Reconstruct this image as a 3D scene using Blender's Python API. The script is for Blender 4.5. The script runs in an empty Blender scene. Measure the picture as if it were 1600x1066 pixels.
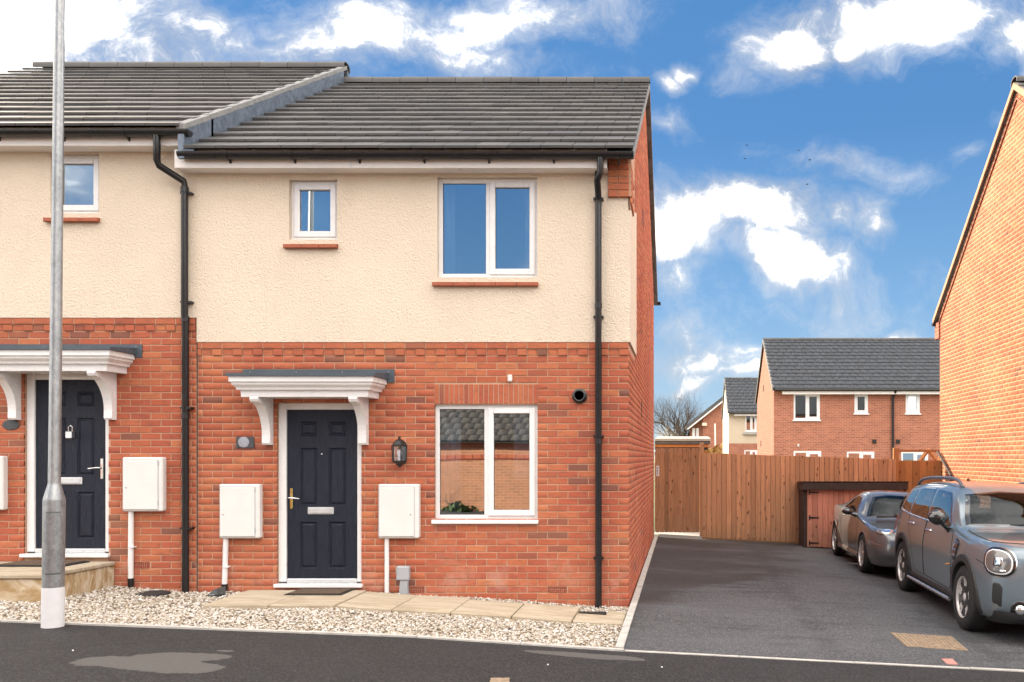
import bpy, bmesh, math, random
import numpy as np
from mathutils import Vector, Matrix
from mathutils.bvhtree import BVHTree

random.seed(7); rng = np.random.default_rng(7)
R = math.radians
scene = bpy.context.scene
COL = scene.collection

# ---------------------------------------------------------------- camera
CH = 1.63                       # eye height above the house corner
F_, U0, V0, Y0 = 1340.0, 1066.0, 715.0, 9.5   # focal length (px of a 1600 px frame), vanishing point, facade distance
cam_d = bpy.data.cameras.new('camera'); cam = bpy.data.objects.new('camera', cam_d); COL.objects.link(cam)
cam.location = (0, 0, CH); cam.rotation_euler = (R(90), 0, 0)
cam_d.sensor_width = 36; cam_d.sensor_fit = 'HORIZONTAL'
cam_d.lens = F_/1600*36
cam_d.shift_x = (800-U0)/1600; cam_d.shift_y = (V0-533)/1600     # a rising, shifted lens: upright verticals
cam_d.clip_start = .1; cam_d.clip_end = 3000
scene.camera = cam

# ---------------------------------------------------------------- sun and sky
SUN = Vector((-1, .92, .61)).normalized()
SUN_EL = math.asin(SUN.z); SUN_AZ = math.atan2(SUN.x, SUN.y)
sd = bpy.data.lights.new('sun', 'SUN'); so = bpy.data.objects.new('sun', sd); COL.objects.link(so)
sd.energy = 2.4; sd.angle = R(.53); sd.color = (1, .83, .62)
so.rotation_euler = SUN.to_track_quat('Z', 'Y').to_euler(); so.location = (-30, 30, 30)
scene.view_settings.view_transform = 'Standard'; scene.view_settings.look = 'None'
scene.view_settings.gamma = 1.0; scene.view_settings.use_curve_mapping = False
scene.view_settings.exposure = 2.13
SKY_STRENGTH = .1
scene.cycles.max_bounces = 7; scene.cycles.diffuse_bounces = 3; scene.cycles.glossy_bounces = 5
scene.cycles.transparent_max_bounces = 12; scene.cycles.transmission_bounces = 6
scene.cycles.use_denoising = True
scene.cycles.sample_clamp_indirect = 8

world = bpy.data.worlds.new('World'); scene.world = world; world.use_nodes = True
class NT:
    """tiny node helper"""
    def __init__(s, tree): s.t = tree; s.n = tree.nodes; s.l = tree.links
    def put(s, sock, v):
        if v is None: return
        if isinstance(v, bpy.types.NodeSocket): s.l.new(v, sock)
        else: sock.default_value = v
    def math(s, op, a, b=None, c=None, clamp=False):
        n = s.n.new('ShaderNodeMath'); n.operation = op; n.use_clamp = clamp
        for i, v in enumerate((a, b, c)): s.put(n.inputs[i], v)
        return n.outputs[0]
    def vmath(s, op, a, b=None, out=0):
        n = s.n.new('ShaderNodeVectorMath'); n.operation = op
        s.put(n.inputs[0], a); s.put(n.inputs[1], b)
        return n.outputs['Value'] if out == 'v' else n.outputs[0]
    def xyz(s, v):
        n = s.n.new('ShaderNodeSeparateXYZ'); s.put(n.inputs[0], v); return n.outputs
    def comb(s, x=0., y=0., z=0.):
        n = s.n.new('ShaderNodeCombineXYZ')
        for i, v in enumerate((x, y, z)): s.put(n.inputs[i], v)
        return n.outputs[0]
    def noise(s, vec, scale=5., detail=3., rough=.5, dist=0., col=False):
        n = s.n.new('ShaderNodeTexNoise'); s.put(n.inputs['Vector'], vec)
        n.inputs['Scale'].default_value = scale; n.inputs['Detail'].default_value = detail
        n.inputs['Roughness'].default_value = rough; n.inputs['Distortion'].default_value = dist
        return n.outputs['Color'] if col else n.outputs['Fac']
    def voro(s, vec, scale, feature='F1', out='Distance', rand=1.):
        n = s.n.new('ShaderNodeTexVoronoi'); n.feature = feature; s.put(n.inputs['Vector'], vec)
        n.inputs['Scale'].default_value = scale; n.inputs['Randomness'].default_value = rand
        return n.outputs[out]
    def maprange(s, v, a, b, c=0., d=1., smooth=False):
        n = s.n.new('ShaderNodeMapRange'); n.clamp = True
        if smooth: n.interpolation_type = 'SMOOTHSTEP'
        s.put(n.inputs[0], v)
        for i, q in enumerate((a, b, c, d)): s.put(n.inputs[1+i], q)
        return n.outputs[0]
    def mapping(s, v, loc=(0,0,0), rot=(0,0,0), sc=(1,1,1), typ='POINT'):
        n = s.n.new('ShaderNodeMapping'); n.vector_type = typ; s.put(n.inputs[0], v)
        n.inputs['Location'].default_value = loc; n.inputs['Rotation'].default_value = rot; n.inputs['Scale'].default_value = sc
        return n.outputs[0]
    def ramp(s, v, stops, mode='LINEAR'):
        n = s.n.new('ShaderNodeValToRGB'); n.color_ramp.interpolation = mode; s.put(n.inputs[0], v)
        e = n.color_ramp.elements
        while len(e) < len(stops): e.new(.5)
        for k, (p, c) in zip(e, stops): k.position = p; k.color = (*c, 1) if len(c) == 3 else c
        return n.outputs[0]
    def mix(s, f, a, b, mode='MIX'):
        n = s.n.new('ShaderNodeMix'); n.data_type = 'RGBA'; n.blend_type = mode
        s.put(n.inputs[0], f)
        for k, v in ((6, a), (7, b)):
            if isinstance(v, tuple) and len(v) == 3: v = (*v, 1)
            s.put(n.inputs[k], v)
        return n.outputs[2]
    def curve(s, v, pts):
        n = s.n.new('ShaderNodeFloatCurve'); c = n.mapping.curves[0]
        s.put(n.inputs['Value'], v)
        c.points[0].location = pts[0]; c.points[1].location = pts[-1]
        for p in pts[1:-1]: c.points.new(*p)
        for p in c.points: p.handle_type = 'VECTOR'
        n.mapping.use_clip = False; n.mapping.update()
        return n.outputs[0]

def build_world():
    t = NT(world.node_tree); t.n.clear()
    out = t.n.new('ShaderNodeOutputWorld'); bg = t.n.new('ShaderNodeBackground')
    t.l.new(bg.outputs[0], out.inputs[0]); bg.inputs[1].default_value = SKY_STRENGTH
    sky = t.n.new('ShaderNodeTexSky'); sky.sky_type = 'NISHITA'; sky.sun_disc = False
    sky.sun_elevation = SUN_EL; sky.sun_rotation = SUN_AZ
    sky.air_density = 1.0; sky.dust_density = .35; sky.ozone_density = 3.0; sky.altitude = 100
    tc = t.n.new('ShaderNodeTexCoord'); d = tc.outputs['Generated']
    x, y, z = t.xyz(d)
    # blue of a clear spring sky: the Nishita sky, deepened evenly
    blue = t.mix(1., sky.outputs[0], (.20, .26, .40), 'MULTIPLY')
    blue = t.mix(.90, blue, t.ramp(t.maprange(z, 0., .75), [(0, (1.25, 1.65, 1.95)), (.11, (.90, 1.38, 1.82)), (.23, (.56, 1.10, 1.76)), (.47, (.25, .70, 1.45)), (1, (.16, .56, 1.28))]))
    # clouds: fractal noise on a high flat layer; toward the view the drifts seen in the photograph
    ym = t.math('MAXIMUM', y, .02)
    a = t.math('DIVIDE', x, ym); b = t.math('DIVIDE', z, ym)
    ab = t.comb(a, b, 0.)
    n0 = t.noise(ab, 3.4, 4, .6, col=True)
    off = t.vmath('SCALE', t.vmath('SUBTRACT', n0, (.5, .5, .5)), None)
    off.node.inputs[3].default_value = .20
    abd = t.vmath('ADD', ab, off)
    blobs = [  # u, v, ru, rv, rotation deg, weight
        (60, 40, 330, 150, 10, 1.3), (330, 60, 230, 60, 12, .8), (560, 70, 260, 62, -8, .85), (800, 25, 210, 48, -6, .8), (700, 95, 180, 32, 0, .55),
        (1240, 66, 95, 44, -15, 1.3), (1400, 28, 215, 58, -4, 1.2), (1575, 45, 90, 70, 0, 1.1), (1600, 110, 40, 45, 0, .9),
        (1052, 112, 24, 16, 0, .6), (1076, 101, 28, 15, -20, .6), (1096, 98, 16, 10, 0, .5), (1042, 196, 46, 26, 0, .62),
        (1180, 340, 125, 48, 2, 1.25), (1065, 355, 95, 56, 0, 1.1), (1225, 402, 105, 46, 22, 1.2), (1060, 420, 60, 60, 0, .7),
        (1312, 352, 22, 24, 0, .5), (1372, 362, 30, 36, -20, .55), (1490, 265, 26, 26, 0, .46), (1540, 218, 26, 18, -20, .42),
        (1100, 560, 150, 30, 0, .42), (1060, 590, 60, 16, 0, .66), (1150, 580, 55, 18, 0, .72), (1160, 545, 70, 14, 0, .5), (1378, 524, 66, 26, -6, 1.3),
        (1260, 252, 230, 12, 13, .16), (1400, 285, 90, 14, 16, .20), (1250, 470, 200, 40, 0, .22), (1050, 500, 90, 40, 0, .45)]
    acc = None
    for (u, v, ru, rv, rot, w) in blobs:
        m = t.mapping(abd, ((u-U0)/F_, (V0-v)/F_, 0), (0, 0, R(-rot)), (ru/F_, rv/F_, 1), 'TEXTURE')
        ln = t.vmath('LENGTH', m, None, 'v')
        val = t.math('MULTIPLY', t.math('SUBTRACT', 1.25, ln, clamp=False), w)
        acc = val if acc is None else t.math('MAXIMUM', acc, val)
    # unseen drifts outside the frame, thickened and shifted to light the shaded facade
    den = t.math('ADD', t.math('MAXIMUM', z, 0.), .16)
    pl = t.comb(t.math('DIVIDE', x, den), t.math('DIVIDE', y, den), 0.)
    g = t.noise(t.vmath('ADD', pl, (4.75, 7.9, 0)), .62, 2, .5)
    gen = t.maprange(g, .33, .56, -.5, 1.6)
    ina = t.math('MULTIPLY', t.maprange(a, -1.25, -.85, 0, 1), t.maprange(a, .75, .45, 0, 1))
    inb = t.math('MULTIPLY', t.maprange(b, .95, .62, 0, 1), t.math('GREATER_THAN', y, .1))
    W = t.math('MULTIPLY', ina, inb)
    bias = t.math('ADD', t.math('MULTIPLY', acc, W), t.math('MULTIPLY', gen, t.math('SUBTRACT', 1., W)))
    fine = t.noise(t.vmath('ADD', abd, (3.1, 1.7, 0)), 8., 8, .70)
    fine2 = t.noise(pl, 2.6, 5, .62)
    fn = t.math('ADD', t.math('MULTIPLY', fine, W), t.math('MULTIPLY', fine2, t.math('SUBTRACT', 1., W)))
    dens = t.math('ADD', bias, t.math('MULTIPLY', t.math('SUBTRACT', fn, .5), 3.0))
    veil = t.math('POWER', t.maprange(dens, -.25, .95, 0., 1.), 1.8)
    core = t.math('POWER', t.maprange(dens, .52, 1.75, 0., 1., smooth=True), 1.1)
    shade = t.maprange(t.noise(t.vmath('ADD', d, (.3, 0, .1)), 6., 3, .6), .3, .75, .7, 1.15)
    thin = t.vmath('SCALE', (2.1, 2.16, 2.26), None); t.put(thin.node.inputs[3], shade)
    hz = t.maprange(z, 0., .10, .2, 0.)
    colr = t.mix(hz, blue, (1.9, 2.1, 2.2))
    colr = t.mix(core, t.mix(veil, colr, thin), (11.2, 10.4, 9.6))
    t.l.new(colr, bg.inputs[0])
build_world()
world.cycles.sampling_method = 'MANUAL'; world.cycles.sample_map_resolution = 256

# ---------------------------------------------------------------- mesh helpers
def fx(u, Y=Y0): return (u-U0)*Y/F_
def fz(v, Y=Y0): return CH+(V0-v)*Y/F_
GX = [-60, -14, -6.5, -5.79, -2.31, -.58, 2.9, 6, 14, 60]; GZ = [.62, .58, .27, .245, .114, 0, -.18, -.33, -.5, -.55]
def G(x): return float(np.interp(x, GX, GZ))
PX = [-11, -6.28, -5.37, -4.75, -3.4, -2.86, -2.28, -1.68, -1.08, -.6]; PZ = [.36, .205, .14, .145, .14, .10, .075, .035, -.01, -.035]
def HG(x, y):
    k = min(max((y-7.28)/1.1, 0), 1)
    return (G(x)-.012)*(1-k)+float(np.interp(x, PX, PZ))*k

class MB:
    def __init__(s): s.v = []; s.f = []; s.m = []
    def add(s, vs, fs, mi=0):
        o = len(s.v); s.v += [tuple(p) for p in vs]
        s.f += [tuple(i+o for i in f) for f in fs]; s.m += [mi]*len(fs)
        return s
    def box(s, x0, x1, y0, y1, z0, z1, mi=0):
        return s.add([(x0,y0,z0),(x1,y0,z0),(x1,y1,z0),(x0,y1,z0),(x0,y0,z1),(x1,y0,z1),(x1,y1,z1),(x0,y1,z1)],
                     [(0,3,2,1),(4,5,6,7),(0,1,5,4),(1,2,6,5),(2,3,7,6),(3,0,4,7)], mi)
    def cbox(s, x0, x1, y0, y1, z0, z1, c=.005, mi=0):
        """box with chamfered edges (24 corner points)"""
        c = min(c, (x1-x0)*.45, (y1-y0)*.45, (z1-z0)*.45)
        bm = bmesh.new(); bmesh.ops.create_cube(bm, size=1)
        for v in bm.verts: v.co = ((x0+x1)/2+v.co.x*(x1-x0), (y0+y1)/2+v.co.y*(y1-y0), (z0+z1)/2+v.co.z*(z1-z0))
        bmesh.ops.bevel(bm, geom=list(bm.edges), offset=c, segments=1, affect='EDGES')
        bm.verts.index_update()
        s.add([v.co[:] for v in bm.verts], [[v.index for v in f.verts] for f in bm.faces], mi); bm.free()
        return s
    def quad(s, a, b, c, d, mi=0): return s.add([a, b, c, d], [(0, 1, 2, 3)], mi)
    def prism(s, poly, lo, hi, axis='y', mi=0):
        """closed prism of a 2-D polygon; axis y: poly is (x,z); x: poly is (y,z); z: poly is (x,y)"""
        n = len(poly)
        put = {'y': lambda p, h: (p[0], h, p[1]), 'x': lambda p, h: (h, p[0], p[1]), 'z': lambda p, h: (p[0], p[1], h)}[axis]
        vs = [put(p, lo) for p in poly]+[put(p, hi) for p in poly]
        fs = [tuple(range(n)), tuple(range(2*n-1, n-1, -1))]+[(i, i+n, (i+1) % n+n, (i+1) % n) for i in range(n)]
        return s.add(vs, fs, mi)
    def tube(s, pts, rad, n=8, cap=True, mi=0):
        pts = [Vector(p) for p in pts]; rad = rad if hasattr(rad, '__len__') else [rad]*len(pts)
        o = len(s.v); up = None
        for i, p in enumerate(pts):
            a = pts[max(i-1, 0)]; b = pts[min(i+1, len(pts)-1)]; d = (b-a).normalized()
            if up is None: up = Vector((0, 0, 1)) if abs(d.z) < .9 else Vector((1, 0, 0))
            e = d.cross(up)
            if e.length < 1e-4: e = d.orthogonal()
            e.normalize(); g = e.cross(d).normalized(); up = g
            for k in range(n):
                t = 2*math.pi*k/n; s.v.append(tuple(p+(e*math.cos(t)+g*math.sin(t))*rad[i]))
        for i in range(len(pts)-1):
            for k in range(n):
                s.f.append((o+i*n+k, o+i*n+(k+1) % n, o+(i+1)*n+(k+1) % n, o+(i+1)*n+k)); s.m.append(mi)
        if cap:
            s.f.append(tuple(o+k for k in range(n-1, -1, -1))); s.m.append(mi)
            s.f.append(tuple(o+(len(pts)-1)*n+k for k in range(n))); s.m.append(mi)
        return s
    def lathe(s, prof, c=(0, 0, 0), axis='z', n=24, mi=0):
        """prof: list of (r, h)"""
        o = len(s.v); put = {'z': lambda r, h, t: (c[0]+r*math.cos(t), c[1]+r*math.sin(t), c[2]+h),
                             'y': lambda r, h, t: (c[0]+r*math.cos(t), c[1]+h, c[2]+r*math.sin(t)),
                             'x': lambda r, h, t: (c[0]+h, c[1]+r*math.cos(t), c[2]+r*math.sin(t))}[axis]
        for r, h in prof:
            for k in range(n): s.v.append(put(r, h, 2*math.pi*k/n))
        for i in range(len(prof)-1):
            for k in range(n):
                s.f.append((o+i*n+k, o+i*n+(k+1) % n, o+(i+1)*n+(k+1) % n, o+(i+1)*n+k)); s.m.append(mi)
        for i in (0, len(prof)-1):
            if prof[i][0] > 1e-5: s.f.append(tuple(o+i*n+k for k in range(n))); s.m.append(mi)
        return s
    def mesh(s, name, mats, smooth=None):
        me = bpy.data.meshes.new(name); me.from_pydata(s.v, [], s.f)
        for m in (mats if isinstance(mats, (list, tuple)) else [mats]): me.materials.append(m)
        if any(s.m): me.polygons.foreach_set('material_index', s.m)
        bm = bmesh.new(); bm.from_mesh(me); bmesh.ops.recalc_face_normals(bm, faces=bm.faces[:]); bm.to_mesh(me); bm.free()
        if smooth is not None:
            me.polygons.foreach_set('use_smooth', [True]*len(me.polygons))
            if smooth < 180: me.set_sharp_from_angle(angle=R(smooth))
        me.update(); return me
    def build(s, name, mats, parent=None, smooth=None, label=None, kind=None):
        return link(name, s.mesh(name, mats, smooth), parent, label=label, kind=kind)

def link(name, me, parent=None, loc=None, label=None, kind=None):
    o = bpy.data.objects.new(name, me); COL.objects.link(o)
    if loc is not None: o.location = loc
    if parent is not None:
        o.parent = parent
        if parent.type == 'EMPTY': o.matrix_parent_inverse = parent.matrix_basis.inverted()
    if label: o['label'] = label
    if kind: o['kind'] = kind
    return o
def thing(name, loc, label, cat, group=None):
    o = bpy.data.objects.new(name, None); COL.objects.link(o); o.location = loc; o.empty_display_size = .2
    return tag(o, label, cat, group)
def tag(o, label=None, cat=None, group=None, kind=None):
    if label: o['label'] = label
    if cat: o['category'] = cat
    if group: o['group'] = group
    if kind: o['kind'] = kind
    return o
def big_mesh(name, verts, faces, mat, parent=None, kind=None, smooth=False, label=None):
    """numpy arrays, equal-size faces"""
    me = bpy.data.meshes.new(name); nv, nf, k = len(verts), len(faces), faces.shape[1]
    me.vertices.add(nv); me.vertices.foreach_set('co', np.asarray(verts, dtype=np.float32).ravel())
    me.loops.add(nf*k); me.loops.foreach_set('vertex_index', np.asarray(faces, dtype=np.int32).ravel())
    me.polygons.add(nf); me.polygons.foreach_set('loop_start', np.arange(0, nf*k, k, dtype=np.int32))
    me.materials.append(mat); me.update(calc_edges=True); me.validate()
    if smooth: me.polygons.foreach_set('use_smooth', [True]*nf)
    return link(name, me, parent, kind=kind, label=label)
def rects(x0, x1, z0, z1, holes):
    """cells of a rectangle that lie outside the holes (x0,x1,z0,z1)"""
    xs = sorted({x0, x1, *[min(max(h[i], x0), x1) for h in holes for i in (0, 1)]})
    zs = sorted({z0, z1, *[min(max(h[i], z0), z1) for h in holes for i in (2, 3)]})
    for a, b in zip(xs, xs[1:]):
        for c, d in zip(zs, zs[1:]):
            mx, mz = (a+b)/2, (c+d)/2
            if not any(h[0] < mx < h[1] and h[2] < mz < h[3] for h in holes): yield a, b, c, d
# ---------------------------------------------------------------- materials
MATS = {}
def base_mat(name):
    m = bpy.data.materials.new(name); m.use_nodes = True; t = NT(m.node_tree)
    MATS[name] = m
    return m, t, t.n['Principled BSDF']
def bump(t, p, h, strength=.4, dist=.01):
    n = t.n.new('ShaderNodeBump'); n.inputs['Strength'].default_value = strength; n.inputs['Distance'].default_value = dist
    t.put(n.inputs['Height'], h); t.l.new(n.outputs[0], p.inputs['Normal'])
def pos(t): return t.n.new('ShaderNodeNewGeometry').outputs['Position']
def simple(name, col, rough=.5, metal=0., var=.12, scale=6., bmp=0., coat=0., bscale=60., spec=.5):
    """plain material with a little mottling so that nothing is perfectly even"""
    m, t, p = base_mat(name)
    n = t.noise(pos(t), scale, 5, .6)
    lo = tuple(c*(1-var) for c in col); hi = tuple(min(1, c*(1+var)) for c in col)
    t.l.new(t.ramp(n, [(.3, lo), (.7, hi)]), p.inputs['Base Color'])
    p.inputs['Metallic'].default_value = metal
    t.l.new(t.maprange(t.noise(pos(t), scale*2.3, 4), .3, .7, max(rough-.08, .02), min(rough+.08, 1)), p.inputs['Roughness'])
    p.inputs['Coat Weight'].default_value = coat; p.inputs['Specular IOR Level'].default_value = spec
    p.inputs['Coat Roughness'].default_value = .03
    if bmp: bump(t, p, t.noise(pos(t), bscale, 4, .6), bmp, .004)
    return m

def brick_mat(name, island, pale=0.):
    m, t, p = base_mat(name); P = pos(t)
    if island: rnd = t.n.new('ShaderNodeNewGeometry').outputs['Random Per Island']
    else: rnd = t.n.new('ShaderNodeObjectInfo').outputs['Random']
    stops = [(0, (.17, .072, .056)), (.035, (.23, .085, .060)), (.08, (.335, .088, .053)), (.30, (.40, .106, .058)), (.48, (.355, .092, .054)),
             (.62, (.435, .135, .066)), (.74, (.37, .096, .052)), (.90, (.41, .112, .061)), (1, (.455, .160, .076))]
    c = t.ramp(rnd, stops)
    if pale:
        c = t.mix(pale, c, (.50, .23, .10)); c = t.mix(t.maprange(t.noise(P, .7, 5, .6), .48, .72, 0, .34), c, (.58, .37, .20))
    sh = t.vmath('ADD', t.mapping(P, sc=(1, 1, 3.2)), t.comb(t.math('MULTIPLY', rnd, 37.), 0., t.math('MULTIPLY', rnd, 91.)))
    st = t.noise(sh, 8., 5, .65)                       # kiss marks and drag lines of the wire cut face
    c = t.mix(t.maprange(st, .48, .72, 0, .58), c, (.16, .062, .046))
    c = t.mix(t.maprange(t.noise(P, 1.1, 3), .42, .7, 0, .22), c, (.56, .26, .12))
    c = t.mix(t.maprange(t.noise(P, 31., 4, .7), .64, .8, 0, .18), c, (.56, .33, .23))   # mortar smears
    sal = t.math('MULTIPLY', t.maprange(t.noise(P, 2.3, 6, .7), .52, .70, 0, .32), t.maprange(t.xyz(P)[2], 1.0, .25, 0, 1))      # salt bloom above the damp course
    c = t.mix(sal, c, (.58, .43, .36))
    t.l.new(c, p.inputs['Base Color']); p.inputs['Roughness'].default_value = .86; p.inputs['Specular IOR Level'].default_value = .25
    bump(t, p, t.noise(t.mapping(P, sc=(1, 1, 4)), 70., 5, .7), .55, .004)
    return m
def mortar_mat():
    m, t, p = base_mat('mortar'); P = pos(t)
    c = t.ramp(t.noise(P, 3., 6, .65), [(.3, (.40, .235, .15)), (.55, (.47, .295, .20)), (.75, (.55, .39, .29))])
    t.l.new(c, p.inputs['Base Color']); p.inputs['Roughness'].default_value = .95
    bump(t, p, t.noise(P, 150., 3), .5, .003)
    return m
def brick_tex_mat(name, pale=0., dark=1.):
    """far brickwork, too small to tell the bricks apart"""
    m, t, p = base_mat(name); P = pos(t); x, y, z = t.xyz(P)
    n = t.n.new('ShaderNodeTexBrick'); t.put(n.inputs['Vector'], t.comb(t.math('ADD', x, y), z, 0.))
    n.inputs['Scale'].default_value = 1.; n.inputs['Brick Width'].default_value = .225; n.inputs['Row Height'].default_value = .075
    n.inputs['Mortar Size'].default_value = .008; n.inputs['Bias'].default_value = -.1
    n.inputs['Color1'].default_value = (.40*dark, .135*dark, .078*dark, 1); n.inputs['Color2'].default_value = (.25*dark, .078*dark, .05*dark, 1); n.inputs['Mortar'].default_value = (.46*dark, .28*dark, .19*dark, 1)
    c = t.mix(t.maprange(t.noise(P, 1.4, 5, .7), .4, .75, 0, .4), n.outputs[0], (.24, .09, .06))
    if pale: c = t.mix(pale, c, (.58, .36, .18))
    t.l.new(c, p.inputs['Base Color']); p.inputs['Roughness'].default_value = .9
    bump(t, p, n.outputs['Fac'], -.4, .006)
    return m
def render_mat(name, col):
    m, t, p = base_mat(name); P = pos(t)
    c = t.ramp(t.noise(P, .9, 6, .6), [(.3, tuple(k*.93 for k in col)), (.7, tuple(min(k*1.04, 1) for k in col))])
    c = t.mix(t.maprange(t.noise(t.mapping(P, sc=(5, 5, .6)), 1.2, 4, .6), .56, .8, 0, .14), c, (.42, .31, .2))
    t.l.new(c, p.inputs['Base Color']); p.inputs['Roughness'].default_value = .93; p.inputs['Specular IOR Level'].default_value = .2
    h = t.math('ADD', t.math('MULTIPLY', t.voro(t.vmath('ADD', P, t.vmath('MULTIPLY', t.noise(P, 30., 2, col=True), (.03, .03, .03))), 64., 'SMOOTH_F1'), .8), t.noise(P, 130., 4, .7))
    n2 = t.noise(P, 34., 3, .6)
    bump(t, p, t.math('ADD', h, t.math('MULTIPLY', n2, .9)), .8, .016)
    return m
def tile_mat(name, island=False):
    m, t, p = base_mat(name); P = pos(t)
    rnd = t.n.new('ShaderNodeNewGeometry').outputs['Random Per Island'] if island else t.n.new('ShaderNodeObjectInfo').outputs['Random']
    c = t.ramp(rnd, [(0, (.058, .057, .058)), (.5, (.072, .070, .070)), (1, (.088, .086, .086))])
    c = t.mix(t.maprange(t.noise(P, 2.2, 6, .7), .45, .8, 0, .3), c, (.13, .122, .105))
    c = t.mix(t.maprange(t.noise(P, 17., 5, .75), .66, .8, 0, .35), c, (.20, .19, .14))      # lichen
    t.l.new(c, p.inputs['Base Color']); p.inputs['Roughness'].default_value = .62
    bump(t, p, t.noise(P, 160., 3), .35, .002)
    return m
def asphalt_mat(name, col, speck, kind):
    m, t, p = base_mat(name); P = pos(t); x, y, z = t.xyz(P)
    c = t.ramp(t.noise(P, 1.3, 6, .65), [(.3, tuple(k*.8 for k in col)), (.7, tuple(k*1.2 for k in col))])
    chips = t.voro(P, 95., 'F1', 'Color')
    cs = t.xyz(chips)[0]
    c = t.mix(t.maprange(cs, .55, 1., 0, .62), c, speck)
    c = t.mix(t.maprange(cs, .25, 0., 0, .5), c, tuple(k*.35 for k in col))
    rough = .85
    nz = t.noise(P, 1.1, 5, .6); nz2 = t.noise(P, 4.5, 4, .6)
    wob = t.math('ADD', t.math('MULTIPLY', t.math('SUBTRACT', nz, .5), 1.5), t.math('MULTIPLY', t.math('SUBTRACT', nz2, .5), .45))
    if kind == 'drive':      # damp stain spreading from the house wall
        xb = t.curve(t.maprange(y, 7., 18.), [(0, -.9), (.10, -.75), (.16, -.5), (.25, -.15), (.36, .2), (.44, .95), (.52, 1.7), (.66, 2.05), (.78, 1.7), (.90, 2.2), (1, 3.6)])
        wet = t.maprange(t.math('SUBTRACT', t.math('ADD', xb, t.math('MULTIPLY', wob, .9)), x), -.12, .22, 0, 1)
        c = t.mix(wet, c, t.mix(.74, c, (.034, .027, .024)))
        dk = t.maprange(t.noise(t.mapping(P, sc=(.5, 2.5, 1)), 1.6, 4, .6), .54, .70, 0, .6)
        c = t.mix(dk, c, tuple(k*.4 for k in col))
        c = t.mix(t.maprange(t.noise(t.mapping(P, sc=(.35, .9, 1)), 1.1, 5, .65), .48, .66, 0, .5), c, tuple(k*1.75 for k in col))
        tr = t.math('ABSOLUTE', t.math('SUBTRACT', t.math('ABSOLUTE', t.math('SUBTRACT', t.math('ADD', x, t.math('MULTIPLY', wob, .08)), 2.1)), .75))
        c = t.mix(t.math('MULTIPLY', t.maprange(tr, .05, .16, .38, 0), t.maprange(nz2, .35, .6)), c, tuple(k*.45 for k in col))
    else:                    # footway: mostly damp, a few dry islands and one trench seam
        def patch(u, v, ru, rv, rot=0):
            Yp = F_*(CH-.12)/(v-V0); xp = fx(u, Yp)
            q = t.mapping(P, (xp, Yp, 0), (0, 0, R(rot)), (ru, rv, 100), 'TEXTURE')
            return t.maprange(t.math('ADD', t.vmath('LENGTH', t.vmath('MULTIPLY', q, (1, 1, 0)), None, 'v'), t.math('MULTIPLY', wob, 1.25)), 1.05, .97, 0, 1)
        dry = patch(225, 1050, .55, .19, -8)
        for a in ((285, 1036, .34, .12, 6), (352, 1025, .06, .025, 0), (905, 1004, .5, .075, -3), (820, 1064, .18, .10, 0), (95, 981, .22, .07, 0), (1060, 1042, .4, .04, 0)):
            dry = t.math('MAXIMUM', dry, patch(*a))
        c = t.mix(dry, c, t.mix(.62, c, (.118, .110, .104)))
        ln = t.math('ABSOLUTE', t.math('ADD', t.math('SUBTRACT', t.math('MULTIPLY', t.math('ADD', x, 4.33), .55), t.math('SUBTRACT', y, 6.62)), t.math('MULTIPLY', wob, .03)))
        seam = t.math('MULTIPLY', t.maprange(ln, .012, .02, .7, 0), t.math('MULTIPLY', t.math('LESS_THAN', x, -3.7), t.math('GREATER_THAN', x, -5.4)))
        c = t.mix(seam, c, (.012, .012, .012))
        c = t.mix(t.maprange(nz2, .62, .75, 0, .35), c, tuple(k*1.9 for k in col))
    t.l.new(c, p.inputs['Base Color']); p.inputs['Roughness'].default_value = rough; p.inputs['Specular IOR Level'].default_value = .35
    bump(t, p, t.math('ADD', t.voro(P, 95.), t.noise(P, 200., 2)), .7, .005)
    return m
def wood_mat(name, col, dark, knots=True, island=False):
    m, t, p = base_mat(name); P = pos(t)
    r = t.n.new('ShaderNodeObjectInfo').outputs['Random']
    if island: r = t.n.new('ShaderNodeNewGeometry').outputs['Random Per Island']
    Q = t.vmath('ADD', P, t.comb(0., 0., t.math('MULTIPLY', r, 23.)))
    g = t.noise(t.mapping(Q, sc=(26, 26, 1.3)), 1.6, 5, .65, .6)
    c = t.ramp(g, [(.25, dark), (.5, col), (.75, tuple(min(k*1.25, 1) for k in col))])
    c = t.mix(t.maprange(r, 0, 1, 0, .75), c, tuple(k*.55 for k in col))
    if knots:
        k = t.voro(t.mapping(Q, sc=(11, 11, 4.2)), 1., 'F1')
        c = t.mix(t.maprange(k, .20, .09, 0, .85), c, (.045, .018, .010))
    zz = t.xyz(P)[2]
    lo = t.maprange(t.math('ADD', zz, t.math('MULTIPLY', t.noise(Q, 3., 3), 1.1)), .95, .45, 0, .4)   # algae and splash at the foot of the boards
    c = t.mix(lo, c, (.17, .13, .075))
    t.l.new(c, p.inputs['Base Color']); p.inputs['Roughness'].default_value = .8; p.inputs['Specular IOR Level'].default_value = .25
    bump(t, p, g, .4, .004)
    return m
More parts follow.
